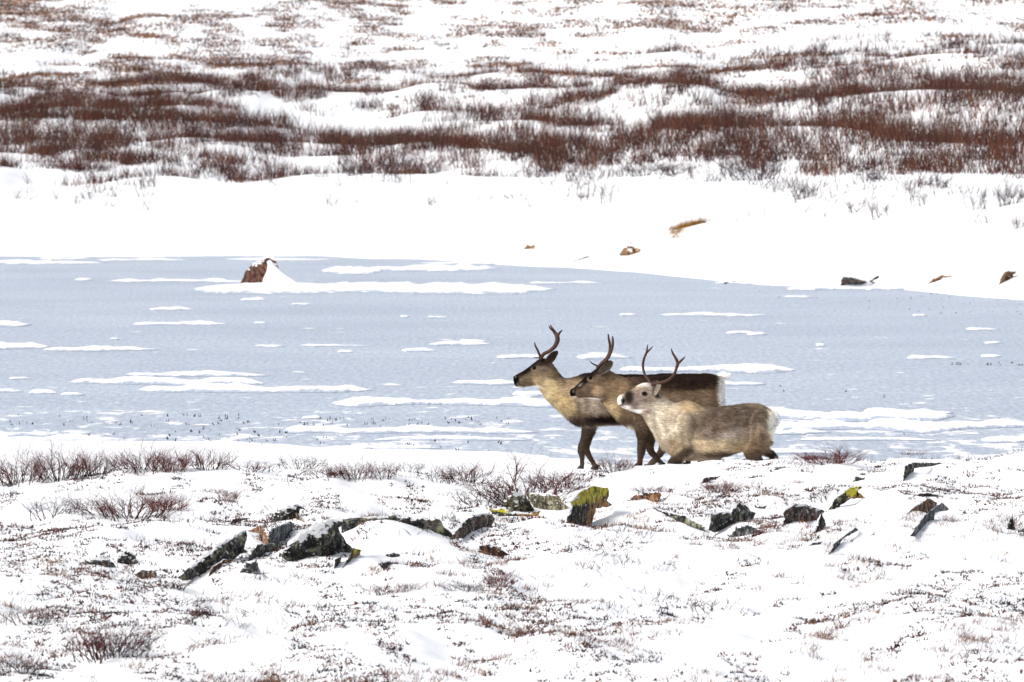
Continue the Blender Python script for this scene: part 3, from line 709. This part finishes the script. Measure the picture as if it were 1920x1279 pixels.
bulk('edge_twigs', 'sparse grey twigs along the lower rim of the far thicket', 'twigs', scatter(11000, 140, 240, zf, dens_edge, 33, mar=260), 7, .6, .55, .008, [lin((66, 52, 56)), lin((56, 42, 46)), lin((78, 56, 54))], 34, jitter=.14)
def dens_hill(x, d):
    s = s_of(x, d)
    v = .7 * fbm(x / 1.5 + s / 8, s / 4.2, 131, 3) + .3 * noise(x / 9, s / 22, 135)
    return sstep(-.14, .26, v) * sstep(66, 104, s)
bulk('hillside_tufts', 'brown and tan tufts speckling the upper snowy hillside', 'tufts', scatter(60000, 195, 380, zf, dens_hill, 35, mar=200), 7, .27, 1.1, .026, BROWN + [lin((66, 42, 40)), lin((54, 38, 40)), lin((150, 104, 70))], 36, jitter=.34, two=False)
# orange sedge tuft on the far bank
gx = []
for px, py in [(1262 + 4.2 * k, 432 - 1.0 * k) for k in range(15)] + [(1268, 440), (1270, 446), (1272, 436), (1266, 437)]:
    gx.append(hit(px, py, True))
o = bulk('sedge_tuft', 'orange dry sedge tuft alone on the white far bank', 'grass', np.repeat(np.array(gx), 2, axis=0), 12, .30, .42, .008, [lin((134, 88, 6)), lin((110, 74, 8)), lin((152, 104, 14))], 37, lean=(.35, 0), jitter=.12, two=False)
# stubble in the ice
r = np.random.default_rng(41); pts = []
for (x0, x1, y0, y1, n) in [(0, 480, 778, 800, 46), (480, 960, 783, 800, 44), (300, 640, 805, 835, 34), (620, 960, 828, 846, 26), (0, 300, 815, 835, 10), (1560, 1920, 555, 592, 26), (1770, 1925, 680, 686, 22), (1880, 1920, 540, 552, 12), (1450, 1700, 720, 820, 8), (1380, 1600, 528, 560, 8), (200, 300, 480, 486, 6), (1740, 1920, 548, 552, 10)]:
    for _ in range(n):
        px, py = r.uniform(x0, x1), r.uniform(y0, y1); d = F * H / (py - YH); pts.append(((px - 960) * d / F, d, 0))
bulk('stalk_stubble', 'tiny dark stalk ends frozen into the lake ice', 'stubble', np.array(pts), 2, .055, .35, .011, [lin((30, 26, 30))], 42, jitter=.012, two=False)

# ------------------------------------------------------------------ reindeer
def crom(K, n):
    K = np.asarray(K, float); m = len(K); outp = []
    for i in range(m - 1):
        p0, p1, p2, p3 = K[max(i - 1, 0)], K[i], K[i + 1], K[min(i + 2, m - 1)]
        for t in np.linspace(0, 1, n, endpoint=False):
            outp.append(.5 * ((2 * p1) + (-p0 + p2) * t + (2 * p0 - 5 * p1 + 4 * p2 - p3) * t * t + (-p0 + 3 * p1 - 3 * p2 + p3) * t ** 3))
    outp.append(K[-1]); return np.array(outp)
class Builder:
    def __init__(s): s.V, s.Q, s.T = [], [], []; s.n = 0
    def loft(s, rings):
        k = len(rings[0]); m = len(rings)
        V = np.concatenate(rings + [rings[0].mean(0, keepdims=True), rings[-1].mean(0, keepdims=True)])
        i = np.arange(m * k).reshape(m, k)
        q = np.stack([i[:-1], np.roll(i[:-1], -1, 1), np.roll(i[1:], -1, 1), i[1:]], -1).reshape(-1, 4)
        a, b = m * k, m * k + 1
        t = [(a, i[0][(j + 1) % k], i[0][j]) for j in range(k)] + [(b, i[-1][j], i[-1][(j + 1) % k]) for j in range(k)]
        s.V.append(V); s.Q.append(q + s.n); s.T.append(np.array(t) + s.n); s.n += len(V)
    def data(s): return np.concatenate(s.V), [np.concatenate(s.Q), np.concatenate(s.T)]
TH = np.linspace(0, 2 * math.pi, 20, endpoint=False)
def trunk(B, rings, D):
    R = crom(rings, 4)                       # tx ty bx by halfwidth lateral
    rr = []
    for (tx, ty, bx, by, hw, oy) in R:
        T = P(tx, ty, D + oy); Bm = P(bx, by, D + oy)
        c = (T + Bm) / 2; a = (T - Bm) / 2
        co, si = np.cos(TH), np.sin(TH)
        w_ = np.sign(si) * abs(si) ** .85 * (1 - .12 * co)
        rr.append(c + co[:, None] * a + w_[:, None] * np.array([0, hw, 0]))
    B.loft(rr)
def limb(B, pts, D, n=4, k=12):
    R = crom(pts, n)                         # px py lateral rx(px) ry(m)
    C = P(R[:, 0], R[:, 1], D) + np.stack([R[:, 0] * 0, R[:, 2], R[:, 0] * 0], -1)
    tg = np.gradient(C, axis=0); tg /= np.linalg.norm(tg, axis=1, keepdims=True)
    th = np.linspace(0, 2 * math.pi, k, endpoint=False); rr = []
    for c, t_, r_ in zip(C, tg, R):
        lat = np.array([0, 1., 0]); lat = lat - t_ * (lat @ t_); 
        if np.linalg.norm(lat) < .2: lat = np.array([1., 0, 0])
        lat /= np.linalg.norm(lat)
        s_ = np.cross(t_, lat); rx = r_[3] * D / F
        rr.append(c + np.cos(th)[:, None] * s_ * rx + np.sin(th)[:, None] * lat * r_[4])
    B.loft(rr)
def remesh(V, fs, vox):
    me = new_mesh('tmp', V, fs); o = link('tmp', me)
    md = o.modifiers.new('r', 'REMESH'); md.mode = 'VOXEL'; md.voxel_size = vox; md.use_smooth_shade = True
    sm = o.modifiers.new('s', 'SMOOTH'); sm.iterations = 3; sm.factor = .5
    dg = bpy.context.evaluated_depsgraph_get(); dg.update()
    m2 = bpy.data.meshes.new_from_object(o.evaluated_get(dg))
    bpy.data.objects.remove(o); return m2
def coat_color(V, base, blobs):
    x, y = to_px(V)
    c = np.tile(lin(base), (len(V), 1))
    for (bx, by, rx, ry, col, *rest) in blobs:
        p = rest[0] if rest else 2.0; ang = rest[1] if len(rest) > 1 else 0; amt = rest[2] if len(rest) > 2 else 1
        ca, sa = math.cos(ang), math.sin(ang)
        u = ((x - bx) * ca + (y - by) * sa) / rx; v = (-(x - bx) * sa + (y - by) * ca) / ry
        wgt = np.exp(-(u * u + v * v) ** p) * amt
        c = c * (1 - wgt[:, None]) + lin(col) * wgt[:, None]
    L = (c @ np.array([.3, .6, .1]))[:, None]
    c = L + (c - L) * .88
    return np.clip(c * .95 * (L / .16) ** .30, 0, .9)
def uvball(c, r, n=10):
    rings = []
    for a in np.linspace(.12, math.pi - .12, n):
        th = np.linspace(0, 2 * math.pi, 14, endpoint=False)
        rings.append(np.array(c) + np.stack([np.cos(th) * math.sin(a), np.full(14, math.cos(a)), np.sin(th) * math.sin(a)], -1) * r)
    b = Builder(); b.loft(rings); return b.data()
def reindeer(label, D, rings, legs, base, blobs, eye, ears, antlers, tail, fur_n, fur_len, seed, face, masses=()):
    bx = np.mean([q[-1][0] for q in legs]); gx_ = (bx - 960) * D / F
    root = np.array([gx_, D, float(zn(gx_, D))])
    o = empty('reindeer', root); tag(o, label, 'reindeer', 'reindeer walking along the shore')
    B = Builder(); trunk(B, rings, D)
    for lg in legs: limb(B, lg, D)
    for (mx, my, rx_, ry_, lat, rl) in masses:
        for sg in (-1, 1):
            limb(B, [(mx, my - ry_, sg * lat * .8, rx_ * .25, rl * .3), (mx, my - ry_ * .6, sg * lat, rx_ * .8, rl * .8), (mx, my, sg * lat, rx_, rl), (mx, my + ry_ * .6, sg * lat, rx_ * .75, rl * .8), (mx, my + ry_, sg * lat * .8, rx_ * .25, rl * .3)], D)
    V, fs = B.data()
    me = remesh(V, fs, .0115)
    n = len(me.vertices); co = np.empty(n * 3, np.float32); me.vertices.foreach_get('co', co); co = co.reshape(-1, 3)
    me.name = 'body'
    rr = np.random.default_rng(seed)
    # gentle unevenness of muscle and coat
    no = np.empty(n * 3, np.float32); me.vertices.foreach_get('normal', no); no = no.reshape(-1, 3)
    bodym = sstep(face[0], face[1], to_px(co)[0])
    co2 = co + no * (.006 * bodym * fbm(co[:, 0] / .07, co[:, 2] / .09 + co[:, 1] * 5, seed, 2))[:, None]
    me.vertices.foreach_set('co', (co2 - root).astype(np.float32).ravel())
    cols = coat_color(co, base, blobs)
    at = me.color_attributes.new('col', 'FLOAT_COLOR', 'POINT'); c4 = np.ones((n, 4), np.float32); c4[:, :3] = cols; at.data.foreach_set('color', c4.ravel())
    me.materials.clear(); me.materials.append(M_COAT); me.update()
    link('body', me, o)
    # fur
    me.calc_loop_triangles(); nt_ = len(me.loop_triangles)
    tv = np.empty(nt_ * 3, np.int32); me.loop_triangles.foreach_get('vertices', tv); tv = tv.reshape(-1, 3)
    a, b, c = co2[tv[:, 0]], co2[tv[:, 1]], co2[tv[:, 2]]
    fn = np.cross(b - a, c - a); ar = np.linalg.norm(fn, axis=1); fn /= ar[:, None] + 1e-12
    pk = rr.choice(nt_, fur_n, p=ar / ar.sum())
    u = rr.random((fur_n, 2)); fl = u.sum(1) > 1; u[fl] = 1 - u[fl]
    p = a[pk] + (b[pk] - a[pk]) * u[:, :1] + (c[pk] - a[pk]) * u[:, 1:]
    nn = fn[pk]; px_, py_ = to_px(p)
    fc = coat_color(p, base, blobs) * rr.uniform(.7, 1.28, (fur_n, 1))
    flow = np.array([.8, 0, -.45]) + rr.normal(0, .22, (fur_n, 3))
    flow = flow - nn * np.sum(flow * nn, 1, keepdims=True); flow /= np.linalg.norm(flow, axis=1, keepdims=True) + 1e-9
    ln = fur_len * rr.uniform(.5, 1.3, fur_n) * np.interp(px_, [face[0], face[1]], [.22, 1]) * np.interp(py_, [face[2], face[2] + 25], [1, .35])
    dr = flow * .93 + nn * rr.uniform(.1, .4, (fur_n, 1)); dr /= np.linalg.norm(dr, axis=1, keepdims=True)
    sd_ = np.cross(nn, dr); sd_ /= np.linalg.norm(sd_, axis=1, keepdims=True) + 1e-9
    wd = (.0028 * rr.uniform(.7, 1.3, fur_n))[:, None]
    tip = p + dr * ln[:, None]; tip[:, 2] -= ln * .15
    FV = np.stack([p - sd_ * wd - nn * .002, p + sd_ * wd - nn * .002, tip], 1).reshape(-1, 3) - root
    fm = new_mesh('coat_hair', FV, [np.arange(fur_n * 3).reshape(-1, 3)], M_COAT, cols=np.repeat(fc, 3, axis=0))
    ho = link('coat_hair', fm, o); ho['kind'] = 'stuff'
    # eyes
    for (ex, ey, er, eoff) in eye:
        vv, ff = uvball(P(ex, ey, D + eoff), er * D / F)
        link('eye', new_mesh('eye', vv - root, ff, M_EYE), o)
    # ears: cupped leaves
    for pts, colr, inner in ears:
        R = crom(pts, 5); C = P(R[:, 0], R[:, 1], D) + np.stack([R[:, 0] * 0, R[:, 2], R[:, 0] * 0], -1)
        tg = np.gradient(C, axis=0); tg /= np.linalg.norm(tg, axis=1, keepdims=True)
        rings_, cc = [], []
        th = np.linspace(0, 2 * math.pi, 12, endpoint=False)
        for cpt, t_, q in zip(C, tg, R):
            s_ = np.cross(t_, np.array([0, 1., 0])); s_ /= np.linalg.norm(s_); f_ = np.cross(t_, s_)
            if f_[1] > 0: f_ = -f_
            wq = q[3] * D / F
            off = np.where(np.sin(th) > 0, -.35, -.75) * abs(np.sin(th)) * wq * .8
            off = np.where(np.sin(th) > 0, (-.25 * wq * np.sin(th)), .55 * wq * np.sin(th))
            rings_.append(cpt + np.cos(th)[:, None] * s_ * wq + off[:, None] * f_)
            cc.append(np.where((np.sin(th) > .35)[:, None] & (abs(np.cos(th)) < .8)[:, None], lin(inner), lin(colr)))
        b_ = Builder(); b_.loft(rings_); vv, ff = b_.data()
        cc = np.concatenate(cc + [cc[0].mean(0, keepdims=True), cc[-1].mean(0, keepdims=True)])
        link('ear', new_mesh('ear', vv - root, ff, M_COAT, cols=cc * .62), o)
    # antlers
    for tines, colr in antlers:
        b_ = Builder()
        for t_ in tines: limb(b_, [(x_, y_, l_, r_, r_ * D / F) for x_, y_, l_, r_ in t_], D, n=5, k=8)
        vv, ff = b_.data()
        tone = rr.uniform(.85, 1.15, len(vv))[:, None]
        link('antler', new_mesh('antler', vv - root, ff, M_ANT, cols=np.tile(lin(colr) * .6, (len(vv), 1)) * tone), o)
    # hooves: two claws each, and the tail
    for lg in legs:
        x_, y_, l_, rx_, ry_ = lg[-1]
        b_ = Builder()
        for sgn in (-1, 1):
            limb(b_, [(x_, y_ - 7, l_ + sgn * .012, rx_ * .8, .014), (x_ - 2.5, y_ - 1, l_ + sgn * .017, rx_ * 1.1, .017), (x_ - 5, y_ + 4.5, l_ + sgn * .02, rx_ * 1.25, .018), (x_ - 6, y_ + 7, l_ + sgn * .02, rx_ * 1.15, .014)], D, n=3, k=8)
        vv, ff = b_.data(); link('hoof', new_mesh('hoof', vv - root, ff, M_HOOF), o)
    b_ = Builder(); limb(b_, tail[0], D); vv, ff = b_.data()
    link('tail', new_mesh('tail', vv - root, ff, M_COAT, cols=coat_color(vv, tail[1], [])), o)
    return o
def gy(px, D, oy):
    x = (px - 960) * D / F
    return YH + F * (H - float(zn(x, D + oy))) / (D + oy) - 6
AC = (84, 54, 38)
# --- leading animal
D1 = 57.3
reindeer('leading reindeer with raised head, tan neck and tall dark antlers', D1,
  [(962,706,963,717,.018,0),(964,704.5,967,725,.034,0),(972,700,977,727.5,.042,0),(981,695,987,725.5,.046,0),(991,688,997,724.5,.058,0),(1002,679.5,1006,725,.07,0),(1013,672,1012,732,.076,0),(1026,673,1017,740,.075,0),
   (1037,684,1024,750,.078,0),(1046,697,1037,763,.088,0),(1060,709,1052,775,.11,0),(1076,706,1066,789,.15,0),(1092,701,1082,799,.18,0),(1110,699.5,1105,800,.2,0),(1140,700,1138,798,.22,0),(1180,702,1180,795,.23,0),(1220,702,1222,793,.23,0),(1255,700,1258,788,.2,0),(1280,703,1280,780,.17,0),(1295,712,1292,768,.12,0),(1302,722,1300,752,.06,0)],
  [[(1100,770,-.13,17,.07),(1101,800,-.12,12,.05),(1096,822,-.11,8.5,.036),(1090,842,-.1,8,.032),(1091,857,-.1,5.5,.024),(1091,872,-.1,5,.021),(1090,881,-.1,6,.025)],
   [(1106,770,.1,15,.06),(1108,802,.1,10,.045),(1103,825,.1,7,.034),(1099,842,.1,7.5,.032),(1106,858,.1,5.2,.024),(1114,871,.1,5,.021),(1119,879,.1,6,.025)],
   [(1262,740,-.1,32,.09),(1255,780,-.11,24,.07),(1246,812,-.11,14,.045),(1243,838,-.11,9,.032),(1232,856,-.11,6,.024),(1218,870,-.11,5.5,.022),(1213,878,-.11,6,.025)],
   [(1268,740,.1,32,.09),(1275,785,.1,22,.06),(1285,815,.1,12,.04),(1298,836,.1,9,.03),(1293,858,.1,6,.024),(1289,872,.1,5.5,.022),(1287,gy(1287,D1,.1),.1,6,.025)]],
  (120,102,82),
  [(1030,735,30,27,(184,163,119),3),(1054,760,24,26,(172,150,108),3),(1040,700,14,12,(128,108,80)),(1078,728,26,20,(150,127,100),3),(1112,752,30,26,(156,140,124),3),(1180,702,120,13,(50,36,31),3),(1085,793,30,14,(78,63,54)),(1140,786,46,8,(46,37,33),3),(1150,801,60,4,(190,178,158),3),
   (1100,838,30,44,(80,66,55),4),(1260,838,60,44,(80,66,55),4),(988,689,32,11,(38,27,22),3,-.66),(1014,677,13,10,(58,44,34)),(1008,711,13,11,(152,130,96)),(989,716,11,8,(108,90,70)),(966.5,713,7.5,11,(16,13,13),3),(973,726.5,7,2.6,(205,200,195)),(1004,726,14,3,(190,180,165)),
   (1001.5,692,6,4.8,(134,112,90),3),(1001.5,690,4.2,3.6,(14,10,9),3),(966,706.5,2.2,2.2,(96,92,90)),(970,721,2,4,(110,102,96))],
  [(1001.5,690,3.0,-.052),(1001.5,690,3.0,.052)],
  [([(1021,683,-.07,3),(1028,677,-.085,6.5),(1035,670,-.09,7),(1040,664,-.09,5),(1043,659.5,-.09,1.2)], (92,74,58), (60,48,42)), ([(1023,681,.07,3),(1030,674,.085,6),(1037,667,.09,6.5),(1043,662,.09,4.5),(1045,658.5,.09,1.2)], (70,56,46), (60,48,42))],
  [([[(1012.6,674,-.035,3.4),(1019,664,-.06,3.4),(1031,657,-.12,3.4),(1040.5,648.5,-.16,3.6),(1045.5,637.5,-.17,3.8),(1044.5,629.5,-.16,4.0),(1040,622,-.14,3.0),(1035.5,615.5,-.12,2.0),(1031.5,608,-.10,.7)],
     [(1044,631,-.16,3),(1049,623,-.17,2.2),(1054.5,617.5,-.17,.8)], [(1039,621,-.14,2.2),(1032,615,-.17,1.6),(1028.8,609.5,-.18,.6)], [(1013,669,-.045,2.4),(1008.7,658,-.06,2.1),(1004,648.5,-.07,1.7),(1002,641,-.07,.6)]], AC),
   ([[(1012.6,674,.035,3.2),(1019,665,.06,3.2),(1031,658.5,.12,3.2),(1040,650,.16,3.3),(1044.5,639,.17,3.4),(1043.5,631,.16,3.4),(1039.5,624,.14,2.6),(1035.5,618,.12,1.8),(1033,612,.10,.7)], [(1012,671,.04,1.5),(1006,671,.05,1.1),(1000,671,.055,.5)]], AC)],
  ([(1298,716,0,4,.02),(1305,716,0,6,.03),(1310,722,0,6,.03),(1312,729,0,1.5,.01)], (230,222,205)), 38000, .042, 5, (1006,1045,800), [(1098,755,17,40,.125,.075),(1265,748,26,38,.13,.075)])
# --- middle animal
D2 = 56.45
reindeer('middle reindeer with dark back, white rump and thin upright antlers', D2,
  [(1068,732,1069,742,.018,0),(1071,729.5,1076,745,.036,0),(1078,725,1086,746.5,.043,0),(1087,716,1097,747,.047,0),(1097,706.5,1108,748,.059,0),(1109,697.5,1118,749.5,.071,0),(1121,689,1126,753,.077,0),(1134,689,1131,759,.077,0),
   (1146,697,1139,767,.08,0),(1158,703,1148,778,.092,0),(1172,707,1160,791,.125,0),(1190,706,1176,801,.16,0),(1210,705.5,1196,808,.19,0),(1235,704.5,1225,812,.21,0),(1265,702,1260,812,.23,0),(1295,700,1295,810,.23,0),(1320,700,1325,803,.21,0),(1338,702,1342,790,.17,0),(1350,706,1352,772,.12,0),(1357,716,1357,750,.07,0)],
  [[(1203,770,-.14,20,.07),(1203,805,-.13,13,.055),(1203,825,-.12,9.5,.04),(1202,843,-.11,8.5,.034),(1200,858,-.11,6,.025),(1199,869,-.11,5.5,.022),(1198,876,-.11,6.5,.026)],
   [(1215,775,.08,17,.06),(1222,805,.09,11,.045),(1220,828,.09,8,.035),(1219,844,.09,8,.033),(1230,858,.09,5.5,.024),(1239,868,.09,5.2,.022),(1244,875,.09,6,.025)],
   [(1330,745,-.1,30,.09),(1330,790,-.11,22,.065),(1340,822,-.11,12,.04),(1350,842,-.11,9,.03),(1344,862,-.11,6,.024),(1340,875,-.11,5.5,.022),(1338,gy(1338,D2,-.11),-.11,6,.025)],
   [(1325,745,.1,30,.09),(1318,790,.11,22,.065),(1318,822,.11,12,.04),(1326,842,.11,9,.03),(1316,862,.11,6,.024),(1312,875,.11,5.5,.022),(1309,gy(1309,D2,.11),.11,6,.025)]],
  (112,92,72),
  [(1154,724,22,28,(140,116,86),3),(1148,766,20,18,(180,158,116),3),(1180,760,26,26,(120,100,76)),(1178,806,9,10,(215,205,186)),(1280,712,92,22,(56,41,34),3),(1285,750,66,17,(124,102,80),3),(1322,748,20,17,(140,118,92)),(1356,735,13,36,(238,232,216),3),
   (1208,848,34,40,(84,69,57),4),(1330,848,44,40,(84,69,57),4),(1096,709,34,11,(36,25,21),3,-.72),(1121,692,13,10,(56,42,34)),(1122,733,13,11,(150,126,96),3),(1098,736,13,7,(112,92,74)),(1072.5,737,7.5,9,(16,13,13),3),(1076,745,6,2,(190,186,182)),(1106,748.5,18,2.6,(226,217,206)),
   (1106.5,710.5,6,4.8,(132,110,90),3),(1106.5,708.5,4.2,3.6,(14,10,9),3),(1075,734,2.2,2.6,(100,96,93)),(1088,722,5,2,(150,140,130),1,-.7,.6)],
  [(1106.5,708.5,3.1,-.053),(1106.5,708.5,3.1,.053)],
  [([(1122,700,-.07,4),(1130,694,-.09,7.5),(1138,687,-.1,8),(1145,681,-.1,5),(1148.5,677.5,-.1,1.2)], (118,106,96), (88,78,70)), ([(1124,698,.07,3),(1132,690,.085,6.5),(1139,684,.09,7),(1144,680,.09,4.5),(1147,677.5,.09,1.2)], (80,66,54), (60,48,42))],
  [([[(1119,691,-.035,2.8),(1127,682,-.06,2.8),(1137,674,-.1,2.8),(1144,662,-.13,2.8),(1148,648,-.13,2.6),(1148.5,637,-.12,2.3),(1148,629.5,-.11,.9)], [(1121,687,-.04,1.8),(1115,683.5,-.05,1.5),(1110,681,-.055,1.2),(1105.5,676,-.055,.5)]], (84,54,40)),
   ([[(1120,691,.035,2.8),(1128,681.5,.06,2.8),(1137,673,.1,2.7),(1143,661,.13,2.6),(1144,648,.13,2.4),(1142,637,.12,2.1),(1140.5,626.5,.11,.9)]], (84,54,40))],
  ([(1346,705,0,4,.02),(1355,703,0,6.5,.03),(1363,705,0,7,.032),(1369,703,0,4.5,.02),(1374.5,702,0,1,.005)], (242,236,222)), 38000, .042, 6, (1112,1150,810), [(1203,762,18,42,.135,.075),(1332,752,22,38,.125,.075)])
# --- nearest animal
D3 = 55.6
reindeer('pale nearest reindeer with white nose, half hidden behind the snow ridge', D3,
  [(1157,747,1158,758,.018,-.08),(1160,742.5,1164,763,.038,-.075),(1168,737.5,1173,767.5,.046,-.07),(1178,733,1183,771,.05,-.06),(1188,728,1194,775,.062,-.05),(1198,720.5,1203,778.5,.075,-.04),(1211,717,1208,787,.08,-.03),(1224,721,1213,795,.082,-.02),
   (1236,734,1220,806,.088,-.01),(1250,747,1229,820,.11,0),(1266,755,1240,838,.145,0),(1283,752.5,1256,852,.18,0),(1298,754,1275,860,.2,0),(1316,762,1300,864,.215,0),(1340,763,1330,863,.225,0),(1370,760,1362,856,.225,0),(1400,756,1390,846,.2,0),(1424,758,1418,846,.185,0),(1441,765,1436,838,.17,0),(1452,777,1448,815,.1,0),(1455.5,786,1454,800,.05,0)],
  [[(1290,815,-.13,26,.08),(1286,838,-.14,18,.06),(1272,856,-.14,12,.045),(1258,872,-.13,9,.036),(1263,890,-.13,6,.025),(1268,903,-.13,5.5,.022),(1269,gy(1269,D3,-.13),-.13,6.5,.026)],
   [(1290,815,.1,22,.07),(1281,845,.1,13,.05),(1272,864,.1,9,.04),(1266,878,.1,8,.034),(1262,892,.1,6,.025),(1258,904,.1,5.5,.022),(1256,gy(1256,D3,.1),.1,6,.025)],
   [(1420,815,-.11,30,.09),(1411,838,-.13,22,.075),(1414,858,-.13,14,.05),(1427,874,-.13,9.5,.035),(1421,895,-.13,6.5,.026),(1417,908,-.13,5.5,.022),(1415,gy(1415,D3,-.13),-.13,6.5,.026)],
   [(1424,815,.1,24,.08),(1429,836,.1,13,.05),(1438,849,.1,9,.036),(1448,853,.1,7.5,.03),(1454,864,.1,6.2,.026),(1457,882,.1,5.6,.022),(1459,gy(1459,D3,.1),.1,6,.025)]],
  (164,146,122),
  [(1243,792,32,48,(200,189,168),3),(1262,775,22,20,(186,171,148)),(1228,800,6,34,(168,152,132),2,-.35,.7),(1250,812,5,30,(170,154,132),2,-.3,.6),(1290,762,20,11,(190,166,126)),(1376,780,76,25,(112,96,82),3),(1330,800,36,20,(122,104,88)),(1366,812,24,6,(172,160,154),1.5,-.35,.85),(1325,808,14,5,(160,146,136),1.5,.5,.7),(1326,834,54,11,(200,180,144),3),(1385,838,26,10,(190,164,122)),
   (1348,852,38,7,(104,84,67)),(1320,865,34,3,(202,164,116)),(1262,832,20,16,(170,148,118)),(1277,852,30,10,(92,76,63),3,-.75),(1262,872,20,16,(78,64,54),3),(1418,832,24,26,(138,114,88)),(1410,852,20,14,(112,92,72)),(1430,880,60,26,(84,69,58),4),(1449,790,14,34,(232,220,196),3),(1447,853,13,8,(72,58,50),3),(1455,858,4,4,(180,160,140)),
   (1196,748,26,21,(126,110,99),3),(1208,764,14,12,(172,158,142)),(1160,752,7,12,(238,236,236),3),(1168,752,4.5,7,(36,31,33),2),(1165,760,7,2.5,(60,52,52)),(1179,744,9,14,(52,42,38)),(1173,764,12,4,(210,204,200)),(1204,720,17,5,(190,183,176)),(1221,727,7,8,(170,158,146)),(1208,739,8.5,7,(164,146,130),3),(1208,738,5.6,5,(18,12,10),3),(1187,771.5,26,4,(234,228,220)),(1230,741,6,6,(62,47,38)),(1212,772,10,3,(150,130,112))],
  [(1208,738,3.6,-.092),(1209,738,3.4,.04)],
  [([(1226,741,-.1,3),(1229,733,-.115,6),(1233,725,-.12,6.5),(1236,719,-.12,4),(1237.5,715.5,-.12,1)], (100,82,70), (205,190,176)), ([(1216,727,.05,3),(1222,722,.08,5),(1229,718,.1,5.5),(1235,715,.1,1)], (120,100,86), (150,135,120))],
  [([[(1222,721,.0,2.6),(1215,711,.04,2.6),(1209,702,.09,2.4),(1206,688,.12,2.4),(1208,674,.12,2.3),(1212.5,662.5,.11,2.2),(1214,654,.1,1.5),(1215,646.5,.1,.6)], [(1212.5,663,.11,1.9),(1219,656.5,.13,1.5),(1225,650.5,.14,.6)], [(1205,720,.01,2.0),(1197,717,.02,1.8),(1186,715,.03,1.5),(1178,710.5,.03,1.2),(1178.5,704.5,.03,.5)]], (86,52,40)),
   ([[(1222,721,-.06,3.0),(1233,718,-.1,2.9),(1246,714,-.16,2.8),(1256,708,-.2,2.7),(1263,700,-.22,2.7),(1267,689,-.22,2.8),(1269.5,679,-.21,3.2),(1264.5,668,-.2,2.3),(1260,660,-.19,1.9),(1257.5,652.5,-.18,.7)], [(1269,681,-.21,2.8),(1276.5,674,-.23,2.1),(1283.5,667,-.24,.7)]], (86,50,40))],
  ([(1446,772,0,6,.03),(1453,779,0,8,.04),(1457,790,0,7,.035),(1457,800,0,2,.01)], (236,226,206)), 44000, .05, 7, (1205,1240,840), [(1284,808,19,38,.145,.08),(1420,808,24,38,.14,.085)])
